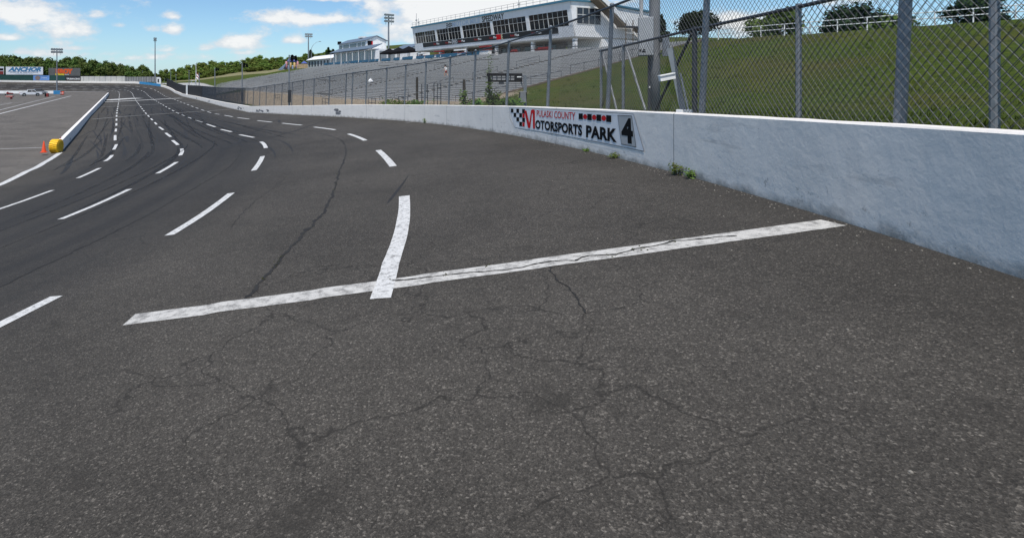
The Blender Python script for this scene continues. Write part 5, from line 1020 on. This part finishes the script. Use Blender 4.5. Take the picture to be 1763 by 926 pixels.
# ------------------------------------------------------------------ play area beside the stand
def play_area():
    def at(u, v, d): p = ray(u, v, d); return Vector((p.x, p.y, terr(p.x, p.y)))
    D = 236; k = D/F; ori = R(8)
    p = at(503, 118, D); root = empty('inflatable_castle', p, ori, 'colourful inflatable bouncy tower with blue domes and yellow front', 'inflatable'); h = ray(0, 104, D).z-p.z; w = 26*k
    mb = MB(); mb.box(-w*.5, 0, -.3, w*.42, 4, h*.45); mb.build('base', mat('pale_blue_vinyl', (.25, .32, .45), .4), root, bevel=.25)
    for i, (x, c) in enumerate(((-.42, mat('pink_vinyl', (.45, .2, .22), .5)), (-.12, mat('tan_vinyl', (.58, .38, .16), .5)), (.18, mat('tan_vinyl', (.5, .4, .3), .5)), (.4, mat('pink_vinyl', (.4, .2, .2), .5)))): mb = MB(); mb.lathe([(.45, 0), (.55, h*.4), (.45, h*.85), (.2, h*.88)], 12, Matrix.Translation((w*x*.9, 0, 0))); mb.build('tower', c, root, smooth=True)
    for x in (-.14, .2): mb = MB(); mb.lathe([(1.2, h*.8), (1.15, h*.95), (.7, h*1.12), (.1, h*1.2)], 14, Matrix.Translation((w*x, .6, 0))); mb.build('dome', mat('purple_blue', (.09, .11, .34), .5), root, smooth=True)
    mb = MB(); mb.prism([(-w*.95, -.2), (-w*.45, h*.62), (-w*.38, h*.62), (-w*.62, -.2)], -.6, 1.6); mb.build('slide', mat('slide_blue', (.2, .26, .36), .4), root, bevel=.1)
    p = at(523, 117, D); root = empty('picket_fence', p, ori, 'tan wooden plank fence right of the bouncy tower', 'fence'); mb = MB(); n = 16
    for i in range(n): x = -2.9+i*.58; mb.box(x, 0, -.5, x+.5, .08, ray(0, 110.5, D).z-p.z)
    mb.build('planks', mat('tan_planks', (.44, .32, .2), .8, 0, .3, 1.5), root); mb = MB(); mb.box(-2.9, .1, .4, 6.3, .18, .6); mb.build('rail', M_brown, root)
    p = at(524, 116, D+5); root = empty('blue_tent', p, ori, 'small blue peaked tent behind the tan plank fence', 'tent'); h = ray(0, 105, D+5).z-p.z; mb = MB(); mb.v += [(-1.4, 0, h*.72), (1.4, 0, h*.72), (1.4, 2.8, h*.72), (-1.4, 2.8, h*.72), (0, 1.4, h)]; mb.f += [(0, 1, 4), (1, 2, 4), (2, 3, 4), (3, 0, 4), (3, 2, 1, 0)]; mb.build('roof_cover', mat('tent_blue', (.05, .08, .3), .6), root)
    for x in (-1.3, 1.3):
        for y in (.1, 2.7): mb = MB(); mb.box(x-.04, y-.04, -.2, x+.04, y+.04, h*.72); mb.build('leg', M_galv, root)
    for i, (u, v, lab) in enumerate(((551, 105, 'dark car parked at the left end of the long shed'), )):
        pass
play_area()

# ------------------------------------------------------------------ person and bag on the benches
def skin_body(name, verts, edges, radii, m, parent, sub=2):
    me = bpy.data.meshes.new(name); me.from_pydata(verts, edges, []); o = bpy.data.objects.new(name, me); C.objects.link(o); o.parent = parent
    md = o.modifiers.new('skin', 'SKIN'); sv = me.skin_vertices[0].data
    for d_, r in zip(sv, radii): d_.radius = (r, r)
    sv[0].use_root = True; md.use_smooth_shade = True; ss = o.modifiers.new('sub', 'SUBSURF'); ss.levels = sub; ss.render_levels = sub; me.materials.append(m); return o
def stand_ray(u, v):
    for d in np.linspace(40, 230, 4000):
        p = ray(u, v, d); Q = nv.x*p.x+nv.y*p.y
        if p.z-ZC <= stand_z(Q)-.35: return p
    return p
def person():
    p = stand_ray(768, 133.5); root = empty('person', p, R(-30), 'person with dark hair in a white top and red plaid shorts stepping along the benches', 'person'); root.scale = (1.12,)*3
    # pelvis, waist, chest, neck, head | left leg | right leg | arms; faces -x
    V = [(0, 0, .86), (-.02, 0, 1.02), (-.08, 0, 1.25), (-.11, 0, 1.40), (-.14, 0, 1.49), (-.17, 0, 1.60), (.0, -.1, .80), (-.22, -.11, .48), (-.12, -.11, .10), (-.28, -.12, .04), (.02, .1, .80), (.1, .11, .44), (.34, .11, .14), (.22, .12, .05),
         (-.09, -.17, 1.36), (-.12, -.26, 1.10), (-.34, -.24, .98), (-.43, -.22, .97), (-.09, .17, 1.36), (.02, .26, 1.12), (-.1, .28, .90), (-.13, .28, .82)]
    Eg = [(0, 1), (1, 2), (2, 3), (3, 4), (4, 5), (0, 6), (6, 7), (7, 8), (8, 9), (0, 10), (10, 11), (11, 12), (12, 13), (3, 14), (14, 15), (15, 16), (16, 17), (3, 18), (18, 19), (19, 20), (20, 21)]
    rr = [.15, .13, .15, .12, .05, .105, .10, .065, .045, .04, .10, .065, .045, .04, .06, .045, .035, .03, .06, .045, .035, .03]
    skin_body('body', V, Eg, rr, M_skin, root)
    skin_body('top', [(-.0, 0, .95), (-.04, 0, 1.1), (-.08, 0, 1.25), (-.1, 0, 1.38), (-.09, -.17, 1.35), (-.11, -.23, 1.2), (-.09, .17, 1.35), (-.03, .23, 1.2)], [(0, 1), (1, 2), (2, 3), (3, 4), (4, 5), (3, 6), (6, 7)], [.165, .16, .17, .14, .085, .07, .085, .07], M_wp, root)
    skin_body('shorts', [(0, 0, .92), (0, 0, .84), (-.01, -.1, .78), (-.14, -.11, .60), (.03, .1, .78), (.06, .11, .60)], [(0, 1), (1, 2), (2, 3), (1, 4), (4, 5)], [.17, .165, .125, .10, .125, .10], M_redd, root)
    skin_body('hair', [(-.13, 0, 1.62), (-.155, 0, 1.69), (-.10, 0, 1.60)], [(0, 1), (0, 2)], [.112, .09, .09], M_hair, root, 1)
    for x, y, z in ((-.27, -.12, .03), (.22, .12, .04)): mb = MB(); mb.box(x-.12, y-.045, z-.04, x+.12, y+.045, z+.04); mb.build('shoe', M_black, root, bevel=.03)
    p = stand_ray(638, 146); root = empty('white_bag', p+Vector((0, 0, .44)), .4, 'crumpled white bag left on a lower bleacher bench', 'bag'); mb = MB(); n = 9
    for j in range(6):
        for i in range(n):
            t = 2*math.pi*i/n; r = (.42, .48, .4, .28, .14, .04)[j]*(1+.25*mnoise.noise((i*.9, j*.7, 2))); mb.v.append((r*math.cos(t)*1.2, r*math.sin(t)*.7, j*.13))
    for j in range(5):
        for i in range(n): mb.f.append((j*n+i, j*n+(i+1) % n, (j+1)*n+(i+1) % n, (j+1)*n+i))
    mb.f.append(tuple(5*n+i for i in range(n))); mb.f.append(tuple(reversed(range(n)))); mb.build('bag', M_wp, root)
    mb = MB(); mb.tube([(.2, -.1, .5), (.3, -.1, .62), (.1, -.1, .7), (-.02, -.08, .62)], .02, 5); mb.build('handle', M_wp, root)
person()

# ------------------------------------------------------------------ trees
def crown_mesh(seed, lobes, h0, h1, rad, nleaf, leaf, conic=False, flatb=.0):
    r = random.Random(seed); mb = MB(); cs = []
    for k in range(lobes):
        t = r.random(); z = h0+(h1-h0)*(t**.8); rr = rad*(1-t*.95 if conic else math.sqrt(max(.08, 1-(2*t-.85)**2*.8))); a = r.uniform(0, 6.283); d = rr*math.sqrt(r.random())*(.9 if not conic else .75)
        cs.append((Vector((d*math.cos(a), d*math.sin(a), z)), rad*r.uniform(.26, .5)*(1-.6*t if conic else 1)))
    for k in range(nleaf):
        c, cr = cs[r.randrange(lobes)]; v = Vector((r.gauss(0, 1), r.gauss(0, 1), r.gauss(0, 1))).normalized(); p = c+v*cr*r.uniform(.55, 1.08)
        s = leaf*r.uniform(.6, 1.5); nrm = (v*.7+Vector((r.gauss(0, .6), r.gauss(0, .6), r.gauss(0, .6)))).normalized(); a = nrm.orthogonal().normalized(); a = (Matrix.Rotation(r.uniform(0, 6.28), 3, nrm) @ a); b = nrm.cross(a)
        mb.poly([p+a*s, p+b*s*.55+nrm*s*.15, p-a*s*.9, p-b*s*.6-nrm*s*.1])
    for c, cr in cs: 
        M2 = Matrix.Translation(c); q = cr*.62; mb.lathe([(q*.1, -q), (q*.75, -q*.6), (q, 0), (q*.75, q*.6), (q*.1, q)], 7, M2)
    mb.v = [tuple(x) for x in mb.v]; return mb
def make_tree(name, seed, H, rad, leafm, label, cat, group, conic=False, nleaf=1000, leaf=.42, lobes=16, h0=.28):
    root = empty(name, (0, 0, 0), 0, label, cat, group); crown_mesh(seed, lobes, H*h0, H*.93, rad, nleaf, leaf, conic).build('crown', leafm, root)
    mb = MB(); r = random.Random(seed); mb.tube([(0, 0, -.6), (.05, .03, H*.2), (-.05, .05, H*.45), (0, 0, H*.75)], [H*.028, H*.022, H*.014, H*.005], 7)
    for k in range(5): a = r.uniform(0, 6.28); z = H*r.uniform(.25, .55); mb.tube([(0, 0, z), (rad*.4*math.cos(a), rad*.4*math.sin(a), z+H*.12), (rad*.75*math.cos(a), rad*.75*math.sin(a), z+H*.2)], [H*.01, H*.007, H*.003], 5)
    mb.build('trunk', M_bark, root); return root
def woods():
    r = random.Random(21)
    protos = {}
    def put(key, x, y, H, w=1.0, first=[]):
        o = protos[key]; H0, root = o[0], o[1]
        if not o[2]: o[2] = True; t = root
        else: t = copy_tree(root)
        t.location = (x, y, terr(x, y)-.2); t.rotation_euler.z = r.uniform(0, 6.28); s = H/H0; t.scale = (s*w, s*w, s); return t
    gd, gl = 'trees of the dark wood behind the far turn', 'trees on the sunlit wooded hill left of the grandstand'
    for i in range(4): protos['d%d' % i] = [14., make_tree('leafy_tree', 40+i, 14., 4.6, M_leafd, 'dense dark green leafy tree in the wood behind the far turn billboards', 'tree', gd, h0=.12, nleaf=1500, leaf=.55, lobes=22), False]
    for i in range(4): protos['l%d' % i] = [12., make_tree('hill_tree', 60+i, 12., 4.8, M_leafl, 'sunlit bright green tree in the wood on the hill left of the grandstand', 'tree', gl, h0=.08, nleaf=1500, leaf=.55, lobes=22), False]
    pu = [-130, 0, 20, 40, 60, 75, 90, 103, 118, 135, 150, 170, 185, 205, 225, 245, 255, 268, 300]; pv = [97, 98, 97, 100, 98.5, 100, 102, 107, 101, 99, 104, 103, 106, 110, 115, 111, 116, 126, 126]
    for row, (d0, dv, step) in enumerate([(262, 10, 13), (286, 4, 11), (318, 0, 12)]):
        u = -60
        while u < (262 if row < 2 else 300):
            d = d0+r.uniform(-8, 8); uu = u+r.uniform(-4, 4); x = (uu-CU)/F*d; v = float(np.interp(uu, pu, pv))+dv+abs(r.gauss(0, 2.0)); H = ray(0, v, d).z-terr(x, d)+.2
            if H > 2.5: put('d%d' % r.randrange(4), x, d, H*1.02, r.uniform(.8, 1.15)*max(1, 8/H))
            u += step
    hu = [262, 278, 290, 300, 318, 335, 350, 370, 385, 400, 415, 430, 445, 460, 475, 490, 505, 520, 532, 545, 560, 572, 582, 600, 640]; hv = [124, 122, 120, 118, 115, 110, 109.5, 105, 106.5, 107.5, 105, 98.5, 96, 98, 100, 97, 99, 95, 90, 95, 86, 87, 92, 95, 90]
    for row, (d0, dv, step) in enumerate([(322, 18.5, 9), (334, 15.5, 9), (350, 12, 9.5), (372, 8.5, 9.5), (392, 5, 10), (418, 0, 9.5)]):
        u = 262+row*3
        while u < 606:
            d = d0+r.uniform(-5, 5); uu = u+r.uniform(-3, 3); x = (uu-CU)/F*d; v = float(np.interp(uu, hu, hv))+dv+abs(r.gauss(0, 1.4)); H = ray(0, v, d).z-terr(x, d)+.2
            if H > 1.2: put('l%d' % r.randrange(4), x, d, max(H, 2.5)*1.02, r.uniform(.85, 1.2)*min(2.6, max(1, 8/H)))
            u += step
    for u, v, d, lab in ((565, 81, 352, 'dark conical evergreen standing tall above the long shed roof'), (574, 84, 355, 'second dark conical evergreen just right of the taller one above the shed'), (535, 86, 350, 'dark tall tree right behind the floodlight mast and street lamp')):
        x = (u-CU)/F*d; g = terr(x, d); t = make_tree('conifer', int(u), ray(0, v, d).z-g, 3.6, M_ever, lab, 'tree', None, True, 700, .5, 16, .1); t.location = (x, d, g-.2)
    # trees on the bank top to the right
    t = make_tree('round_tree', 5, 5.8, 2.9, M_ever, 'dark round crowned tree on the bank top, its crown cut by the tall fence post side', 'tree', None, False, 5200, .2, 22, .70); t['label'] = 'broad dark round crowned tree on the bank right of the utility pole'; p = ray(1198, 60, 84); t.location = (p.x, p.y, terr(p.x, p.y)-.1)
    t = make_tree('conifer', 6, 7.6, 1.7, M_ever, 'slim dark evergreen just right of the utility pole', 'tree', None, True, 1800, .2, 18, .12); p = ray(1139, 60, 95); t.location = (p.x, p.y, terr(p.x, p.y)-.1)
    for i, (u, d, H, lab) in enumerate(((1330, 92, 7.5, 'rounded dark tree on the bank skyline left of the paired trees'), (1475, 96, 9., 'taller of the paired dark trees on the bank skyline'), (1540, 90, 6.5, 'smaller of the paired dark trees on the bank skyline'), (1690, 88, 8.5, 'rightmost dark tree on the bank skyline'))):
        t = make_tree('round_tree', 80+i, H, H*.5, M_ever if i % 2 else M_leafd, lab, 'tree', None, False, 2600, .28, 20, .3); p = ray(u, 60, d); t.location = (p.x, p.y, terr(p.x, p.y)-.1)
woods()
def bank_rail():
    root = empty('white_railing', TQ(40, 67.5, 4.85), TH, 'white pipe railing along the top of the grass bank right of the utility pole', 'railing'); mb = MB(); z0 = root.location.z
    for k in range(18): mb = MB(); mb.tube([(0, 4-k*2.4, -.3), (0, 4-k*2.4, 1.15)], .05, 6); mb.build('upright', M_wp, root)
    mb = MB()
    for z in (.6, 1.15): mb.tube([(0, 4, z), (0, -36.8, z)], .045, 6)
    mb.build('rail', M_wp, root)
bank_rail()

# ------------------------------------------------------------------ weeds, shrubs, grass
def plants():
    r = random.Random(31)
    def shrub(x, y, z, w, h, n, leaf, label, name='weed_shrub', grp=None, lm=None):
        root = empty(name, (x, y, z), 0, label, 'shrub', grp); mb = MB(); sb = MB()
        for k in range(max(3, n//40)):
            a = r.uniform(0, 6.28); l = h*r.uniform(.6, 1.0); tip = Vector((w*.5*math.cos(a)*r.random(), w*.5*math.sin(a)*r.random(), l)); sb.tube([(0, 0, -.1), tip*.5+Vector((0, 0, .03)), tip], [.012, .008, .004], 4)
            for q in range(40):
                t = r.uniform(.15, 1.05); p = tip*t+Vector((r.gauss(0, w*.14), r.gauss(0, w*.14), r.gauss(0, h*.06))); s = leaf*r.uniform(.5, 1.3); d = Vector((r.gauss(0, 1), r.gauss(0, 1), r.gauss(.2, .6))).normalized(); b = d.orthogonal().normalized(); mb.poly([tuple(p), tuple(p+d*s*.5+b*s*.25), tuple(p+d*s), tuple(p+d*s*.5-b*s*.25)])
        mb.build('leaves', lm or M_weed, root); sb.build('stems', M_bark, root)
    for u, e, w, h, n, lab in [(690, .9, 1.8, .42, 300, 'low bright green weed patch just behind the wall, left of the dark post'), (716, .9, 1.4, .42, 240, 'low bright green weed patch at the foot of the dark post'), (663, 1.2, 1.4, .45, 160, 'small flat weed patch behind the wall at the pipe barrier'), (798, 1.2, .4, .85, 160, 'green weeds climbing around the ivy wrapped post'), (820, 1.2, .7, .45, 160, 'dull green shrub between the ivy post and the vine'), (842, .9, .22, 2.3, 300, 'tall thin vine climbing towards the signal board'), (850, 1.0, 1.0, .75, 500, 'bushy bright green shrub below the signal board'), (866, .9, .9, .4, 200, 'low green shrub right of the bushy one below the board'), (890, 1.0, .8, .42, 160, 'low green shrub at the foot of the signal board post')]:
        d = behind(u, e); p = ray(u, 180, d); shrub(p.x, p.y, terr(p.x, p.y), w, h, n, .16 if u < 830 else .13, lab)
    for i, (u, v, w, h, n, lab) in enumerate([(1167, 301, .26, .2, 70, 'weed tuft with an upright stalk at the wall foot near the right'), (1190, 306, .22, .14, 70, 'small round weed at the wall foot, nearest the camera'), (1057, 272.5, .3, .13, 80, 'weed tuft at the wall foot under the number panel'), (731, 210, .3, .25, 60, 'small dark weed at the wall foot beside the short paint line'), (1010, 258, .2, .06, 40, 'tiny weed at the wall foot under the sign lettering')]):
        d = behind(u, -.05); p = ray(u, 200, d); s, o = so(p.x, p.y); q = surf(s, .06); shrub(q.x, q.y, q.z, w, h, n, .055, lab, 'wall_weed', None, M_leafd)
    mb = MB()                                            # tall grass and stubble close behind the wall
    for _ in range(26000):
        s = r.uniform(-34, 24); e = .5+abs(r.gauss(0, 1))*8; x, y, h, _z = st(s); px, py = x+math.cos(h)*e, y+math.sin(h)*e; z = terr(px, py, s, -e); l = r.uniform(.04, .13)*(1.6 if e < 1.3 else 1); a = r.uniform(0, 6.28); w = .012; lean = r.gauss(0, .05)
        mb.poly([(px-w*math.cos(a), py-w*math.sin(a), z-.02), (px+w*math.cos(a), py+w*math.sin(a), z-.02), (px+lean, py+r.gauss(0, .05), z+l)])
    for _ in range(1500):
        s = r.uniform(-34, 30); e = r.uniform(4, 60); x, y, h, _z = st(s); cx, cy = x+math.cos(h)*e, y+math.sin(h)*e; big = r.uniform(.6, 1.4)
        if tv.x*cx+tv.y*cy > 44.5 and nv.x*cx+nv.y*cy > 29: continue
        for _k in range(14):
            px, py = cx+r.gauss(0, .16), cy+r.gauss(0, .16); z = terr(px, py)+.02; l = r.uniform(.08, .24)*big; w = .02; a = r.uniform(0, 6.28)
            mb.poly([(px-w*math.cos(a), py-w*math.sin(a), z-.05), (px+w*math.cos(a), py+w*math.sin(a), z-.05), (px+r.gauss(0, .08), py+r.gauss(0, .08), z+l)])
    mb.build('grass', mat('grass_blades', (.06, .082, .013), .9, 0, .5, 1.5, spec=.1), kind='stuff')
plants()
